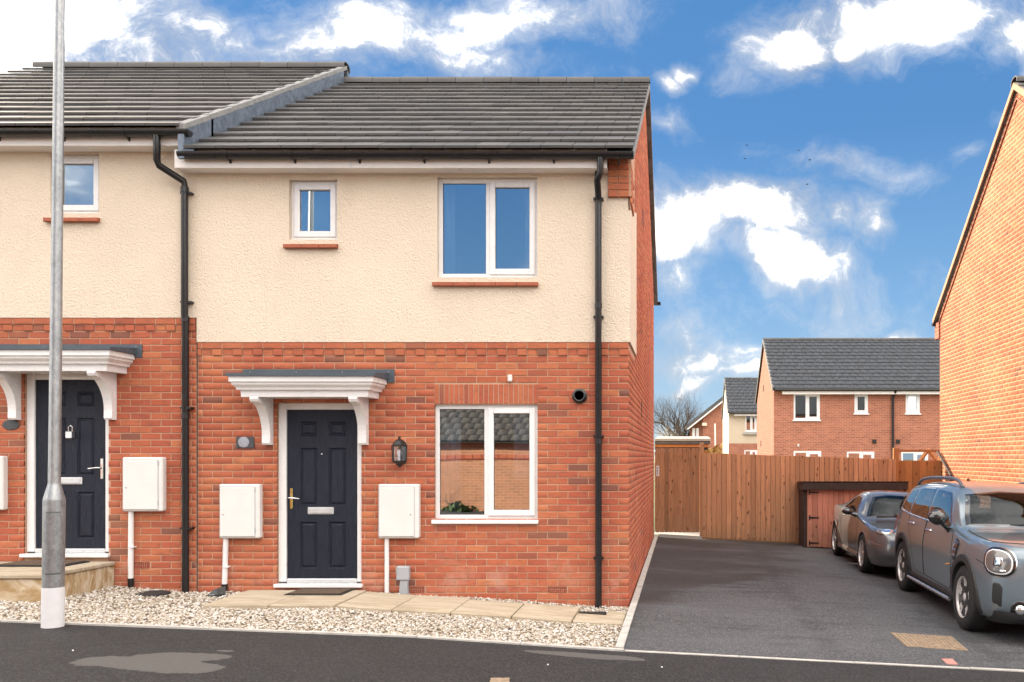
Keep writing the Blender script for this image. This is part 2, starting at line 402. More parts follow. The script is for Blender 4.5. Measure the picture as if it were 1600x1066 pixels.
def stone_mat(name, cols, rough=.85, scale=2.6, island=False):
    m, t, p = base_mat(name); P = pos(t)
    if island:
        r = t.n.new('ShaderNodeNewGeometry').outputs['Random Per Island']
        c = t.ramp(r, cols, 'LINEAR')
        c = t.mix(t.maprange(t.noise(P, 90., 3), .5, .75, 0, .35), c, (.42, .33, .24))
        bump(t, p, t.noise(P, 240., 3), .3, .002)
    else:
        r = t.n.new('ShaderNodeObjectInfo').outputs['Random']
        Q = t.vmath('ADD', P, t.comb(t.math('MULTIPLY', r, 19.), 0., 0.))
        c = t.ramp(t.noise(t.mapping(Q, rot=(0, 0, .5), sc=(.6, 2.4, 1.)), scale, 6, .65, 1.2), cols)
        c = t.mix(t.maprange(t.noise(P, 21., 5, .7), .56, .75, 0, .35), c, tuple(k*.55 for k in cols[0][1]))
        bump(t, p, t.noise(P, 45., 5, .65), .45, .006)
    t.l.new(c, p.inputs['Base Color']); p.inputs['Roughness'].default_value = rough; p.inputs['Specular IOR Level'].default_value = .3
    return m
def glass_mat(name, refl, tint=(.75, .82, .86), wavy=0., blend=.2):
    """coated double glazing: part mirror, part clear"""
    m = bpy.data.materials.new(name); m.use_nodes = True; t = NT(m.node_tree); MATS[name] = m
    t.n.clear(); out = t.n.new('ShaderNodeOutputMaterial'); mx = t.n.new('ShaderNodeMixShader')
    gl = t.n.new('ShaderNodeBsdfGlossy'); gl.inputs['Roughness'].default_value = .004; gl.inputs['Color'].default_value = (.88, .95, 1, 1)
    tr = t.n.new('ShaderNodeBsdfTransparent'); tr.inputs[0].default_value = (*tint, 1)
    lw = t.n.new('ShaderNodeLayerWeight'); lw.inputs['Blend'].default_value = blend
    t.put(mx.inputs[0], t.math('ADD', t.math('MULTIPLY', lw.outputs['Fresnel'], 1-refl), refl, clamp=True))
    t.l.new(tr.outputs[0], mx.inputs[1]); t.l.new(gl.outputs[0], mx.inputs[2]); t.l.new(mx.outputs[0], out.inputs[0])
    if wavy:
        b = t.n.new('ShaderNodeBump'); b.inputs['Strength'].default_value = wavy; b.inputs['Distance'].default_value = .02
        t.put(b.inputs['Height'], t.noise(t.mapping(pos(t), sc=(1, 1, 1.6)), 1.7, 1)); t.l.new(b.outputs[0], gl.inputs['Normal'])
    return m
def paint_mat(name, col, flake=.5, metal=.55):
    m, t, p = base_mat(name); P = t.n.new('ShaderNodeTexCoord').outputs['Object']
    fl = t.voro(P, 900., 'F1', 'Color')
    c = t.mix(t.maprange(t.xyz(fl)[0], .5, 1., 0, flake), col, tuple(min(1, k*1.7) for k in col))
    low = t.maprange(t.math('ADD', t.xyz(P)[2], t.math('MULTIPLY', t.noise(P, 7., 4), .2)), .55, .25, 0, .35)
    c = t.mix(low, c, (.10, .085, .07))                  # road film along the sills
    t.l.new(c, p.inputs['Base Color']); p.inputs['Metallic'].default_value = metal; p.inputs['Roughness'].default_value = .30
    p.inputs['Coat Weight'].default_value = 1.; p.inputs['Coat Roughness'].default_value = .03
    return m
def door_mat():
    m, t, p = base_mat('door_anthracite'); P = pos(t)
    g = t.noise(t.mapping(P, sc=(22, 1, 2.2)), 2.2, 4, .6, 1.6)
    t.l.new(t.ramp(g, [(.3, (.006, .009, .019)), (.7, (.016, .021, .038))]), p.inputs['Base Color'])
    p.inputs['Roughness'].default_value = .42; p.inputs['Specular IOR Level'].default_value = .3
    bump(t, p, t.math('FRACT', t.math('MULTIPLY', g, 7.)), .6, .004)
    return m

brick_mat('brick', False); brick_mat('brick_island', True); brick_mat('brick_pale', True, .12); mortar_mat()
simple('mortar_pale', (.54, .38, .24), .95, var=.12, bmp=.4, bscale=120)
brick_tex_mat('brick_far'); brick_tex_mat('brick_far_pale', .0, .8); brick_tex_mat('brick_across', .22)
render_mat('render_cream', (.775, .665, .54)); render_mat('render_pale', (.62, .52, .40))
tile_mat('roof_tile'); tile_mat('roof_tile_island', True)
asphalt_mat('asphalt_path', (.0165, .0155, .0165), (.060, .058, .060), 'path')
asphalt_mat('asphalt_drive', (.056, .057, .062), (.19, .19, .195), 'drive')
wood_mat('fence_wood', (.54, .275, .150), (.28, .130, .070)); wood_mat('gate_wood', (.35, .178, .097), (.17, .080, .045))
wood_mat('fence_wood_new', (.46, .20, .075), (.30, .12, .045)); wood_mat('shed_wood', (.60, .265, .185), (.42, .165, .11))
simple('dark_stain', (.035, .020, .016), .75, var=.35, scale=14, bmp=.4)
stone_mat('sandstone', [(.25, (.23, .19, .13)), (.45, (.35, .29, .21)), (.6, (.41, .355, .275)), (.8, (.29, .25, .20))])
stone_mat('step_stone', [(.25, (.24, .145, .065)), (.45, (.36, .25, .13)), (.62, (.54, .46, .35)), (.8, (.28, .18, .09))], scale=3.4)
stone_mat('gravel', [(0, (.09, .075, .065)), (.07, (.20, .16, .13)), (.2, (.35, .29, .225)), (.5, (.44, .39, .325)), (.75, (.52, .485, .44)), (1, (.63, .62, .61))], island=True)
simple('gravel_bed', (.33, .27, .20), .95, var=.5, scale=60, bmp=.6)
simple('concrete', (.40, .385, .36), .9, var=.2, scale=9, bmp=.5, bscale=110)
simple('upvc', (.72, .72, .73), .28, var=.03, scale=3, coat=.2)
simple('upvc_box', (.66, .66, .65), .38, var=.04, scale=5)
simple('fascia_white', (.80, .77, .75), .35, var=.05, scale=3)
simple('black_plastic', (.010, .010, .012), .34, var=.2, scale=9)
simple('lead', (.125, .155, .20), .5, .35, var=.35, scale=13, bmp=.3, bscale=18)
simple('lead_canopy', (.060, .078, .098), .5, var=.15, scale=9)
simple('verge_grey', (.21, .21, .205), .85, var=.16, scale=9, bmp=.3)
simple('chrome', (.72, .73, .75), .16, 1., var=.04); simple('brass', (.72, .56, .22), .22, 1., var=.05)
simple('alu', (.62, .64, .66), .38, .5, var=.08, scale=20)
simple('rust_iron', (.27, .20, .135), .75, .25, var=.35, scale=24, bmp=.5)
simple('pink_cover', (.42, .19, .16), .8, var=.15, scale=20); simple('terracotta', (.26, .040, .020), .8, var=.2, scale=20)
simple('sill_tile', (.33, .092, .046), .7, var=.2, scale=14, bmp=.3)
simple('coir', (.085, .055, .035), .97, var=.4, scale=90, bmp=.9, bscale=300); simple('rubber', (.014, .014, .015), .8, var=.2)
simple('grey_plastic', (.33, .35, .38), .45, var=.05); simple('slate', (.055, .058, .068), .6, var=.3, scale=30)
simple('slate_light', (.30, .31, .36), .6, var=.2, scale=30)
simple('iron_black', (.010, .010, .011), .45, var=.2); simple('felt', (.34, .33, .30), .9, var=.2, scale=30); simple('felt_dark', (.10, .11, .115), .9, var=.2)
simple('paint_white', (.62, .62, .64), .55, var=.04, scale=14)
simple('interior', (.30, .27, .24), .9); simple('interior_dark', (.016, .017, .019), .85, var=.2); simple('curtain', (.78, .80, .84), .9, var=.05)
simple('soil', (.075, .085, .035), .97, var=.4, scale=3); simple('bark', (.05, .042, .034), .9, var=.4, scale=9); simple('twig', (.075, .058, .045), .9, var=.35)
simple('ivy', (.055, .085, .022), .6, var=.5, scale=30); simple('dry_leaf', (.42, .26, .085), .8, var=.4, scale=30)
simple('twig_pale', (.42, .37, .29), .9, var=.3)
def galv():
    m, t, p = base_mat('galvanised'); P = pos(t)
    v = t.xyz(t.voro(t.mapping(P, sc=(1, 1, .55)), 62., 'F1', 'Color'))[0]
    c = t.mix(.5, t.ramp(v, [(0, (.20, .215, .23)), (1, (.36, .375, .385))]), t.ramp(t.noise(P, 5., 5, .7), [(.3, (.19, .205, .22)), (.7, (.40, .41, .415))]))
    t.l.new(c, p.inputs['Base Color']); p.inputs['Metallic'].default_value = .75; p.inputs['Roughness'].default_value = .42
    bump(t, p, t.noise(P, 40., 4), .2, .003)
galv()
glass_mat('glass_window', .48, (.72, .78, .82), .012); glass_mat('glass_screen', .035, (.36, .44, .50), 0., .07); glass_mat('glass_car', .26, (.42, .47, .50)); glass_mat('glass_lamp', .10, (.9, .92, .95))
glass_mat('glass_far', .45, (.7, .75, .8))
door_mat()
paint_mat('paint_suv', (.130, .172, .205), .3, .35); paint_mat('paint_roadster', (.105, .113, .122), .3, .38)
simple('cladding', (.022, .022, .024), .62, var=.15, bmp=.25, bscale=400); simple('tyre', (.013, .013, .014), .85, var=.25, scale=20, bmp=.2)
simple('rim', (.58, .57, .565), .3, .45, var=.06); simple('brake', (.12, .11, .11), .5, .8); simple('gloss_black', (.008, .008, .009), .08, coat=1.)
simple('gloss_grey', (.10, .095, .095), .18, coat=1., var=.05)
simple('lamp_inner', (.70, .72, .75), .15, .9, var=.1); simple('amber', (.75, .30, .03), .3, var=.1)
simple('plate_yellow', (.8, .6, .1), .4, var=.03)
simple('silver_bar', (.62, .63, .65), .28, .9, var=.05); simple('satin_rail', (.20, .21, .23), .32, .7, var=.05)
simple('verge_warm', (.40, .25, .155), .85, var=.15)
simple('tile_dark', (.030, .036, .046), .6, var=.45, scale=4)
simple('tile_brown', (.040, .033, .028), .8, var=.3, scale=5)
M = MATS
# ---------------------------------------------------------------- ground, road, drive, gravel
def sheet(name, xs, ys, zf, mat, kind='structure', label=None):
    v = [(x, y, zf(x, y)) for y in ys for x in xs]; n = len(xs)
    f = [(j*n+i, j*n+i+1, (j+1)*n+i+1, (j+1)*n+i) for j in range(len(ys)-1) for i in range(n-1)]
    return MB().add(v, f).build(name, mat, kind=kind, label=label)
XS = sorted(set(GX+list(np.linspace(-12, 14, 53))))
sheet('ground', [-900]+XS+[900], [-900, -60, -3.4, 7.2, 9, 12, 18, 40, 90, 1500], lambda x, y: G(x)-.22, M['soil'], label='low grassy ground running to the horizon')
sheet('pavement', XS, [-3.3, 0, 4, 5.5, 6.5, 7.225], lambda x, y: G(x), M['asphalt_path'], label='dark tarmac pavement in front of the houses')
sheet('driveway', [q for q in XS if -.5 < q < 5.44]+[5.44] if False else [-.5]+[q for q in XS if -.5 < q < 5.40]+[5.43], [7.28, 9, 12, 15, 17.5, 18.3], lambda x, y: G(x)+.004, M['asphalt_drive'], label='grey tarmac driveway beside the house')
sheet('garden_ground', list(np.linspace(-.6, 12, 12)), [18.3, 22, 30], lambda x, y: G(x)-.01, M['concrete'], label='pale garden patio behind the fence')
gx = list(np.linspace(-11, -.56, 60)); sheet('gravel_bed', gx, list(np.linspace(7.27, 9.52, 12)), lambda x, y: HG(x, y)-.012, M['gravel_bed'], label='sandy bed under the gravel')

# flush concrete edgings
edge = thing('kerb', (-3, 7.25, G(-3)), 'pale concrete edging between the pavement, gravel and driveway', 'kerb'); edge['kind'] = 'structure'; del edge['category']
def edging(p0, p1, w, n, top):
    for i in range(n):
        a = i/n; b = (i+1)/n
        xa, ya = p0[0]+(p1[0]-p0[0])*a, p0[1]+(p1[1]-p0[1])*a; xb, yb = p0[0]+(p1[0]-p0[0])*b, p0[1]+(p1[1]-p0[1])*b
        d = Vector((xb-xa, yb-ya, 0)); ln = d.length; d.normalize(); nn = Vector((-d.y, d.x, 0))*w/2; g = .003
        dz = random.uniform(-.003, .003); mb = MB(); vs = []
        for zz in (-.08, top+dz):
            for (t, sg) in ((g, -1), (ln-g, -1), (ln-g, 1), (g, 1)):
                q = Vector((xa, ya, 0))+d*t+nn*sg; vs.append((q.x, q.y, G(q.x)+zz))
        mb.add(vs, [(0,3,2,1),(4,5,6,7),(0,1,5,4),(1,2,6,5),(2,3,7,6),(3,0,4,7)]).build('kerb_stone', M['concrete'], edge)
edging((-11, 7.25), (-.49, 7.25), .055, 12, .016)
edging((-.535, 7.29), (-.535, 17.7), .07, 12, .022)
edging((-.49, 7.25), (7.3, 7.25), .045, 8, .008)

# sandstone path along the house front
path = thing('path', (-2.6, 8.9, .08), 'path of buff sandstone flags along the foot of the house', 'path'); path['kind'] = 'structure'; del path['category']
jx = [-4.71, -4.06, -3.42, -2.87, -2.29, -1.69, -1.09, -.585]
SX = [-4.75, -3.42, -2.86, -2.28, -1.68, -1.08, -.55]; SZ = [.172, .168, .128, .10, .06, .015, -.018]
def slab(x0, x1, y0, y1, lift=0.):
    z0 = float(np.interp(x0, SX, SZ)); z1 = float(np.interp(x1, SX, SZ)); c = .006
    vs = []
    for (dz, ins) in ((-.06, 0), (-c, 0), (0, c)):
        for (x, y, z) in ((x0+ins, y0+ins, z0), (x1-ins, y0+ins, z1), (x1-ins, y1-ins, z1), (x0+ins, y1-ins, z0)):
            vs.append((x+random.uniform(-.003, .003), y+random.uniform(-.003, .003), z+dz+lift+(y-8.45)*.012))
    MB().add(vs, [(0,3,2,1),(8,9,10,11)]+[(k+i, k+(i+1)%4, k+4+(i+1)%4, k+4+i) for k in (0, 4) for i in range(4)]).build('paving_slab', M['sandstone'], path)
for i, (a, b) in enumerate(zip(jx, jx[1:])):
    y0 = 8.42 if i < 2 else 8.47
    if i == 6:
        slab(a+.006, b-.006, y0, 8.86); slab(a+.30, b-.006, 8.872, 9.08)
    else: slab(a+.006, b-.006, y0, 9.30 if i < 4 else 9.20, .012 if i < 2 else 0)
# gravel
def gravel():
    n = 36000; x = rng.uniform(-8.6, -.585, n); y = rng.uniform(7.29, 9.485, n)
    keep = np.ones(n, bool)
    keep &= ~((x < -6.28) & (y > 8.42))
    keep &= ~((x > -4.70) & (x < -.6) & (y > 8.44) & (y < np.where(x < -2.3, 9.29, np.where(x < -1.09, 9.19, 9.07))))
    x = x[keep]; y = y[keep]; n = len(x)
    z = np.array([HG(a, b) for a, b in zip(x, y)])+rng.uniform(-.006, .010, n)
    ph = (1+5**.5)/2
    ico = np.array([(-1,ph,0),(1,ph,0),(-1,-ph,0),(1,-ph,0),(0,-1,ph),(0,1,ph),(0,-1,-ph),(0,1,-ph),(ph,0,-1),(ph,0,1),(-ph,0,-1),(-ph,0,1)])/1.9
    tri = np.array([(0,11,5),(0,5,1),(0,1,7),(0,7,10),(0,10,11),(1,5,9),(5,11,4),(11,10,2),(10,7,6),(7,1,8),(3,9,4),(3,4,2),(3,2,6),(3,6,8),(3,8,9),(4,9,5),(2,4,11),(6,2,10),(8,6,7),(9,8,1)])
    s = rng.uniform(.0065, .0150, (n, 1, 1))*np.stack([rng.uniform(.8, 1.5, n), rng.uniform(.7, 1.2, n), rng.uniform(.45, .9, n)], 1)[:, None, :]
    loc = ico[None]*(1+rng.uniform(-.28, .28, (n, 12, 1)))*s
    a, b = rng.uniform(0, 6.28, n), rng.uniform(-.6, .6, n)
    ca, sa, cb, sb = np.cos(a)[:, None], np.sin(a)[:, None], np.cos(b)[:, None], np.sin(b)[:, None]
    X = loc[..., 0]*cb+loc[..., 2]*sb; Z = -loc[..., 0]*sb+loc[..., 2]*cb; Yv = loc[..., 1]
    P = np.stack([X*ca-Yv*sa+x[:, None], X*sa+Yv*ca+y[:, None], Z+z[:, None]], -1).reshape(-1, 3)
    Fc = (tri[None]+(np.arange(n)*12)[:, None, None]).reshape(-1, 3)
    o = big_mesh('gravel', P, Fc, M['gravel'], kind='stuff'); o['label'] = 'pale cream and grey gravel strip in front of the houses'; o['category'] = 'gravel'
gravel()
# ---------------------------------------------------------------- bricks
BH, BW, J = .075, .225, .010
_brick_cache = {}
def brick_mesh(w, h, proud=.006, axis='y', mat='brick'):
    k = (round(w, 3), round(h, 3), axis, mat, proud)
    if k not in _brick_cache:
        c = .004; hw, hh = k[0]/2, k[1]/2
        ring = lambda a, b, d: [(-a, d, -b), (a, d, -b), (a, d, b), (-a, d, b)]
        vs = ring(hw, hh, .012)+ring(hw, hh, -proud+c)+ring(hw-c, hh-c, -proud)
        fs = [(8, 9, 10, 11)]+[(q+i, q+(i+1) % 4, q+4+(i+1) % 4, q+4+i) for q in (0, 4) for i in range(4)]
        if axis == 'x': vs = [(-p[1], p[0], p[2]) for p in vs]        # faces +x
        if axis == '-x': vs = [(p[1], -p[0], p[2]) for p in vs]       # faces -x
        mb = MB(); mb.add(vs, fs); _brick_cache[k] = mb.mesh('brick', M[mat])
    return _brick_cache[k]
def lay(x0, x1, ztop, zbot, holes, xalign):
    """stretcher bond from the top course down; holes (x0,x1,z0,z1); returns brick rectangles"""
    out = []; r = 0; z = ztop
    while z > zbot+.01:
        za, zb = z-BH+J/2, z-J/2
        segs = [(x0, x1)]
        for h in holes:
            if h[2] < zb-.012 and h[3] > za+.012:
                ns = []
                for a, b in segs:
                    if h[1] <= a or h[0] >= b: ns.append((a, b)); continue
                    if h[0] > a: ns.append((a, h[0]))
                    if h[1] < b: ns.append((h[1], b))
                segs = ns
        off = xalign+(BW/2 if r % 2 else 0)
        for a, b in segs:
            k = math.floor((a-off)/BW)
            while off+k*BW < b:
                p, q = max(a, off+k*BW+J/2), min(b, off+(k+1)*BW-J/2)
                if q-p > .03: out.append((p, q, za, zb))
                k += 1
        z -= BH; r += 1
    return out
def brick_arrays(lst, place, proud=.006):
    """all the given bricks as one joined mesh (vertices, quads)"""
    V = []; Fq = []; c = .004
    for i, (p, q, za, zb) in enumerate(lst):
        o = len(V); dp = random.uniform(-.0018, .0018)
        for a, b, e, f_, d in ((p, q, za, zb, .012), (p, q, za, zb, -proud+c+dp), (p+c, q-c, za+c, zb-c, -proud+dp)):
            V += [place(a, e, d), place(b, e, d), place(b, f_, d), place(a, f_, d)]
        Fq += [(o+8, o+9, o+10, o+11)]+[(o+k+j, o+k+(j+1) % 4, o+k+4+(j+1) % 4, o+k+4+j) for k in (0, 4) for j in range(4)]
    return np.array(V), np.array(Fq)

# ---------------------------------------------------------------- windows, doors and fittings of a front at y = Y0
def ring(mb, x0, x1, y0, y1, z0, z1, w, c=.004):
    """rectangular frame of width w (or (left,right,bottom,top))"""
    l, r, b, t = (w,)*4 if not hasattr(w, '__len__') else w
    mb.cbox(x0, x0+l, y0, y1, z0, z1, c); mb.cbox(x1-r, x1, y0, y1, z0, z1, c)
    mb.cbox(x0+l-.0005, x1-r+.0005, y0+.001, y1, z0, z0+b, c); mb.cbox(x0+l-.0005, x1-r+.0005, y0+.001, y1, z1-t, z1, c)
def window(house, x0, x1, z0, z1, lights, tile_sill=True, rec=.035, drop=0.):
    """lights: list of (xa, xb, sash?) as fractions of the width; z0 is the foot of the white frame"""
    yf = Y0+rec; mb = MB(); ring(mb, x0, x1, yf, yf+.07, z0, z1, (.045, .045, .05, .05))
    mb.box(x0+.01, x1-.01, yf+.066, yf+.068, z1-.05, z1)        # head lining
    w = mb.build('window', M['upvc'], house)
    sub = MB()
    W = x1-x0
    for xa, xb, sash in lights:
        a, b = x0+xa*W, x0+xb*W
        if xa > 0: MB().cbox(a-.028, a+.028, yf+.002, yf+.066, z0+.05, z1-.05, .004).build('mullion', M['upvc'], w); a += .028
        else: a += .045
        if xb < 1: b -= .028
        else: b -= .045
        c, d = z0+.05, z1-.05
        if sash:
            s = MB(); ring(s, a-.012, b+.012, yf-.014, yf+.05, c-.012, d+.012, (.062, .062, .066, .062), .006)
            s.cbox(a+.055, b-.055, yf-.024, yf-.0145, d-.047, d-.030, .003)             # trickle vent
            s.build('sash', M['upvc'], w); g = .05; c += g; d -= g; a += g; b -= g; yg = yf+.012
        else: yg = yf+.022
        gk = MB(); ring(gk, a-.002, b+.002, yg-.004, yg+.01, c-.002, d+.002, .007, .001); gk.build('gasket', M['rubber'], w)
        MB().box(a, b, yg, yg+.004, c, d).build('pane', M['glass_window'], w)
    sl = MB().cbox(x0-.025 if not tile_sill else x0-.008, x1+.012 if not tile_sill else x1+.006, Y0-.045 if not tile_sill else Y0-.012, yf+.05, z0-.046, z0-.002, .006)
    sl.build('sill', M['upvc'], w)
    if tile_sill:
        n = max(2, round((W+.07)/.23)); tw = (W+.06)/n
        for i in range(n):
            a = x0-.045+i*tw; zt = z0-.05
            poly = [(Y0-.075, zt-.016), (Y0-.070, zt-.012), (Y0+.03, zt+.001), (Y0+.03, zt-.045), (Y0-.060, zt-.058), (Y0-.075, zt-.05)]
            MB().prism(poly, a+.003, a+tw-.003, 'x').build('sill_tile', M['sill_tile'], w)
    return w
def curtain(house, x0, x1, y, z0, z1, waves):
    n = waves*8; vs = []; fs = []
    for i in range(n+1):
        x = x0+(x1-x0)*i/n; yy = y+.016*math.sin(i/8*2*math.pi)+.005*math.sin(i*1.7)
        vs += [(x, yy, z0), (x, yy, z1)]
    fs = [(2*i, 2*i+2, 2*i+3, 2*i+1) for i in range(n)]
    me = MB().add(vs, fs).mesh('curtain', M['curtain'], 180)
    o = link('curtain', me, house); md = o.modifiers.new('thick', 'SOLIDIFY'); md.thickness = .004
def front_door(house, xc, zb, hinge_left):
    """panelled door in a white frame; zb is the underside of the sill"""
    x0, x1 = xc-.467, xc+.467; zt = zb+2.04; yf = Y0+.03
    fr = MB(); fr.cbox(x0, x0+.085, yf, yf+.08, zb+.05, zt, .006); fr.cbox(x1-.060, x1, yf, yf+.08, zb+.05, zt, .006)
    fr.cbox(x0+.0845, x1-.0595, yf+.001, yf+.08, zt-.075, zt, .006)
    d = fr.build('door', M['upvc'], house)
    MB().cbox(x0-.02, x1+.02, Y0-.055, yf+.08, zb-.005, zb+.035, .006).build('threshold', M['upvc'], d)
    MB().cbox(x0+.087, x1-.062, yf-.004, yf+.05, zb+.0355, zb+.085, .01).build('weather_bar', M['alu'], d)
    a, b = x0+.089, x1-.064; c, e = zb+.09, zt-.079; yl = yf+.022; W = b-a; H = e-c
    pan = []
    for (l, r) in ((.175, .425), (.585, .835)):
        for (p, q) in ((.055, .335), (.43, .775), (.845, .932)): pan.append((a+l*W, a+r*W, c+p*H, c+q*H))
    mb = MB()
    for p in rects(a, b, c, e, pan): mb.quad((p[0], yl, p[2]), (p[1], yl, p[2]), (p[1], yl, p[3]), (p[0], yl, p[3]))
    mb.quad((a, yl, c), (a, yl+.05, c), (a, yl+.05, e), (a, yl, e)); mb.quad((b, yl, c), (b, yl+.05, c), (b, yl+.05, e), (b, yl, e))
    lf = mb.build('door_leaf', M['door_anthracite'], d)
    for (p0, p1, q0, q1) in pan:
        k = MB(); lv = [(0, 0), (.016, .016), (.022, .016), (.040, .003), (.044, .003)]; o = []
        for ins, dep in lv: o.append([(p0+ins, yl+dep, q0+ins), (p1-ins, yl+dep, q0+ins), (p1-ins, yl+dep, q1-ins), (p0+ins, yl+dep, q1-ins)])
        for r1, r2 in zip(o, o[1:]):
            for i in range(4): k.quad(r1[i], r1[(i+1) % 4], r2[(i+1) % 4], r2[i])
        k.quad(*o[-1]); k.build('door_panel', M['door_anthracite'], d)
    zl = c+.39*H+.02; lp = MB().cbox(xc-.15, xc+.14, yl-.012, yl+.004, zl-.04, zl+.04, .012)
    lp.cbox(xc-.13, xc+.12, yl-.020, yl-.0125, zl-.026, zl+.026, .008); lp.build('letter_plate', M['alu'], d)
    hx = a+.045 if not hinge_left else b-.045; sg = 1 if not hinge_left else -1
    MB().cbox(hx-.016, hx+.016, yl-.010, yl+.002, zl+.02, zl+.25, .008).build('handle_plate', M['brass'] if not hinge_left else M['chrome'], d)
    MB().tube([(hx, yl-.01, zl+.145), (hx, yl-.055, zl+.145), (hx+sg*.02, yl-.06, zl+.145), (hx+sg*.115, yl-.058, zl+.135)], [.011, .010, .010, .008], 8).build('handle', M['chrome'], d, 60)
    if not hinge_left: MB().lathe([(0, -.006), (.009, -.004), (.009, .003)], (xc+.01, yl, zb+1.47), 'y', 12).build('spyhole', M['chrome'], d)
    return d
def canopy(house, xc, zt):
    """GRP door canopy on two curved brackets; zt is the top of the cornice"""
    x0, x1 = xc-.765, xc+.765; yb = Y0-.008; D = .43
    # cornice: profile swept round three sides (inset from the outer edge, height below zt)
    prof = [(0, 0), (0, -.055), (.018, -.062), (.020, -.085), (.05, -.115), (.056, -.138), (.085, -.142), (.088, -.205), (.088, -.212)]
    lines = []
    for ins, h in prof:
        lines.append([(x0+ins, yb, zt+h), (x0+ins, Y0-D+ins, zt+h), (x1-ins, Y0-D+ins, zt+h), (x1-ins, yb, zt+h)])
    mb = MB()
    for r1, r2 in zip(lines, lines[1:]):
        for i in range(3): mb.quad(r1[i], r1[i+1], r2[i+1], r2[i])
    mb.quad(*lines[-1]); mb.quad(*lines[0])
    can = mb.build('door_canopy', M['upvc'], house)
    top = MB(); e = .022
    A = [(x0-e, Y0-D-e, zt+.002), (x1+e, Y0-D-e, zt+.002), (x1+e, yb, zt+.002), (x0-e, yb, zt+.002)]
    B = [(p[0], p[1], zt+.032) for p in A[:2]]+[(x1+e, yb, zt+.075), (x0-e, yb, zt+.075)]
    top.add(A+B, [(0,3,2,1),(4,5,6,7),(0,1,5,4),(1,2,6,5),(2,3,7,6),(3,0,4,7)])
    top.box(x0-.06, x1+.085, Y0-.016, Y0-.0065, zt-.03, zt+.115)
    tp = top.build('canopy_cover', M['lead_canopy'], can)
    for i in range(4):
        MB().lathe([(0, -.004), (.007, -.003), (.009, .002)], (x0+.02+i*(x1-x0+.0)/3.0, Y0-.018, zt+.085), 'y', 10).build('screw_cap', M['verge_grey'], can)
    zc = zt-.212
    for sx in (xc-.535, xc+.52):
        pr = [(yb, zc), (Y0-.345, zc), (Y0-.36, zc-.02), (Y0-.345, zc-.05), (Y0-.315, zc-.062), (Y0-.285, zc-.055)]
        for i in range(9):
            t = i/8; pr.append((Y0-.27+.185*math.sin(t*math.pi/2), zc-.07-.33*(t**1.35)))
        pr += [(Y0-.088, zc-.49), (Y0-.075, zc-.508), (yb, zc-.51)]
        MB().prism(pr, sx-.045, sx+.045, 'x').build('bracket', M['upvc'], can)
    return can
def meter_box(house, x0, z0, keyleft):
    W, H, D = .445, .595, .085
    b = MB().cbox(x0, x0+W, Y0-D, Y0-.003, z0, z0+H, .012).build('meter_box', M['upvc_box'], house)
    MB().box(x0+.007, x0+W-.045, Y0-D-.001, Y0-D+.004, z0+.015, z0+H-.030).build('lid_seam', M['grey_plastic'], b)
    MB().cbox(x0+.012, x0+W-.05, Y0-D-.009, Y0-D+.002, z0+.02, z0+H-.035, .006).build('lid', M['upvc_box'], b)
    for zz in (z0+.07, z0+H-.09): MB().box(x0+(W-.052 if keyleft else .004), x0+(W-.044 if keyleft else .012), Y0-D-.008, Y0-D+.002, zz, zz+.05).build('hinge', M['grey_plastic'], b)
    MB().lathe([(0, -.010), (.010, -.0095), (.010, .002)], (x0+(.05 if keyleft else W-.085), Y0-D-.002, z0+.26), 'y', 10).build('lock', M['grey_plastic'], b)
def pipe(house, name, pts, r, mat, n=12): return MB().tube(pts, r, n).build(name, M[mat], house, 60)
def gutter(house, x0, x1, yc, zt, n_br, first):
    r = .058; mb = MB(); K = 12; pr = [(yc+r*math.cos(math.pi+math.pi*i/K), zt+r*math.sin(math.pi+math.pi*i/K)*1.15) for i in range(K+1)]
    pr += [(yc+(r-.006)*math.cos(2*math.pi-math.pi*i/K), zt+(r-.006)*math.sin(2*math.pi-math.pi*i/K)*1.12) for i in range(K+1)]
    n = len(pr); vs = [(x0, p[0], p[1]) for p in pr]+[(x1, p[0], p[1]) for p in pr]
    mb.add(vs, [(i, (i+1) % n, n+(i+1) % n, n+i) for i in range(n)])
    for xe in (x0, x1):
        o = [(xe, yc, zt)]+[(xe, p[0], p[1]) for p in pr[:K+1]]; mb.add(o, [(0, i, i+1) for i in range(1, K+1)])
    g = mb.build('gutter', M['black_plastic'], house, 40)
    for i in range(n_br):
        x = first+i*.70
        if x > x1-.05: break
        k = MB(); q = []
        for j in range(K+1): q.append((yc+(r+.006)*math.cos(math.pi+math.pi*j/K), zt+(r+.006)*1.15*math.sin(math.pi+math.pi*j/K)))
        q2 = [(yc+(r-.001)*math.cos(math.pi+math.pi*j/K), zt+(r-.001)*1.15*math.sin(math.pi+math.pi*j/K)) for j in range(K, -1, -1)]
        pol = q+q2; m = len(pol); k.add([(x-.014, p[0], p[1]) for p in pol]+[(x+.014, p[0], p[1]) for p in pol],
            [(j, (j+1) % m, m+(j+1) % m, m+j) for j in range(m)]+[(j, j+1, m-2-j, m-1-j) for j in range(K)]+[(m+j, m+j+1, 2*m-2-j, 2*m-1-j) for j in range(K)])
        k.prism([(yc+.02, zt-.055), (yc+.085, zt-.02), (yc+.085, zt-.105), (yc+.075, zt-.105)], x-.010, x+.010, 'x')
        k.build('gutter_bracket', M['black_plastic'], g)
    return g
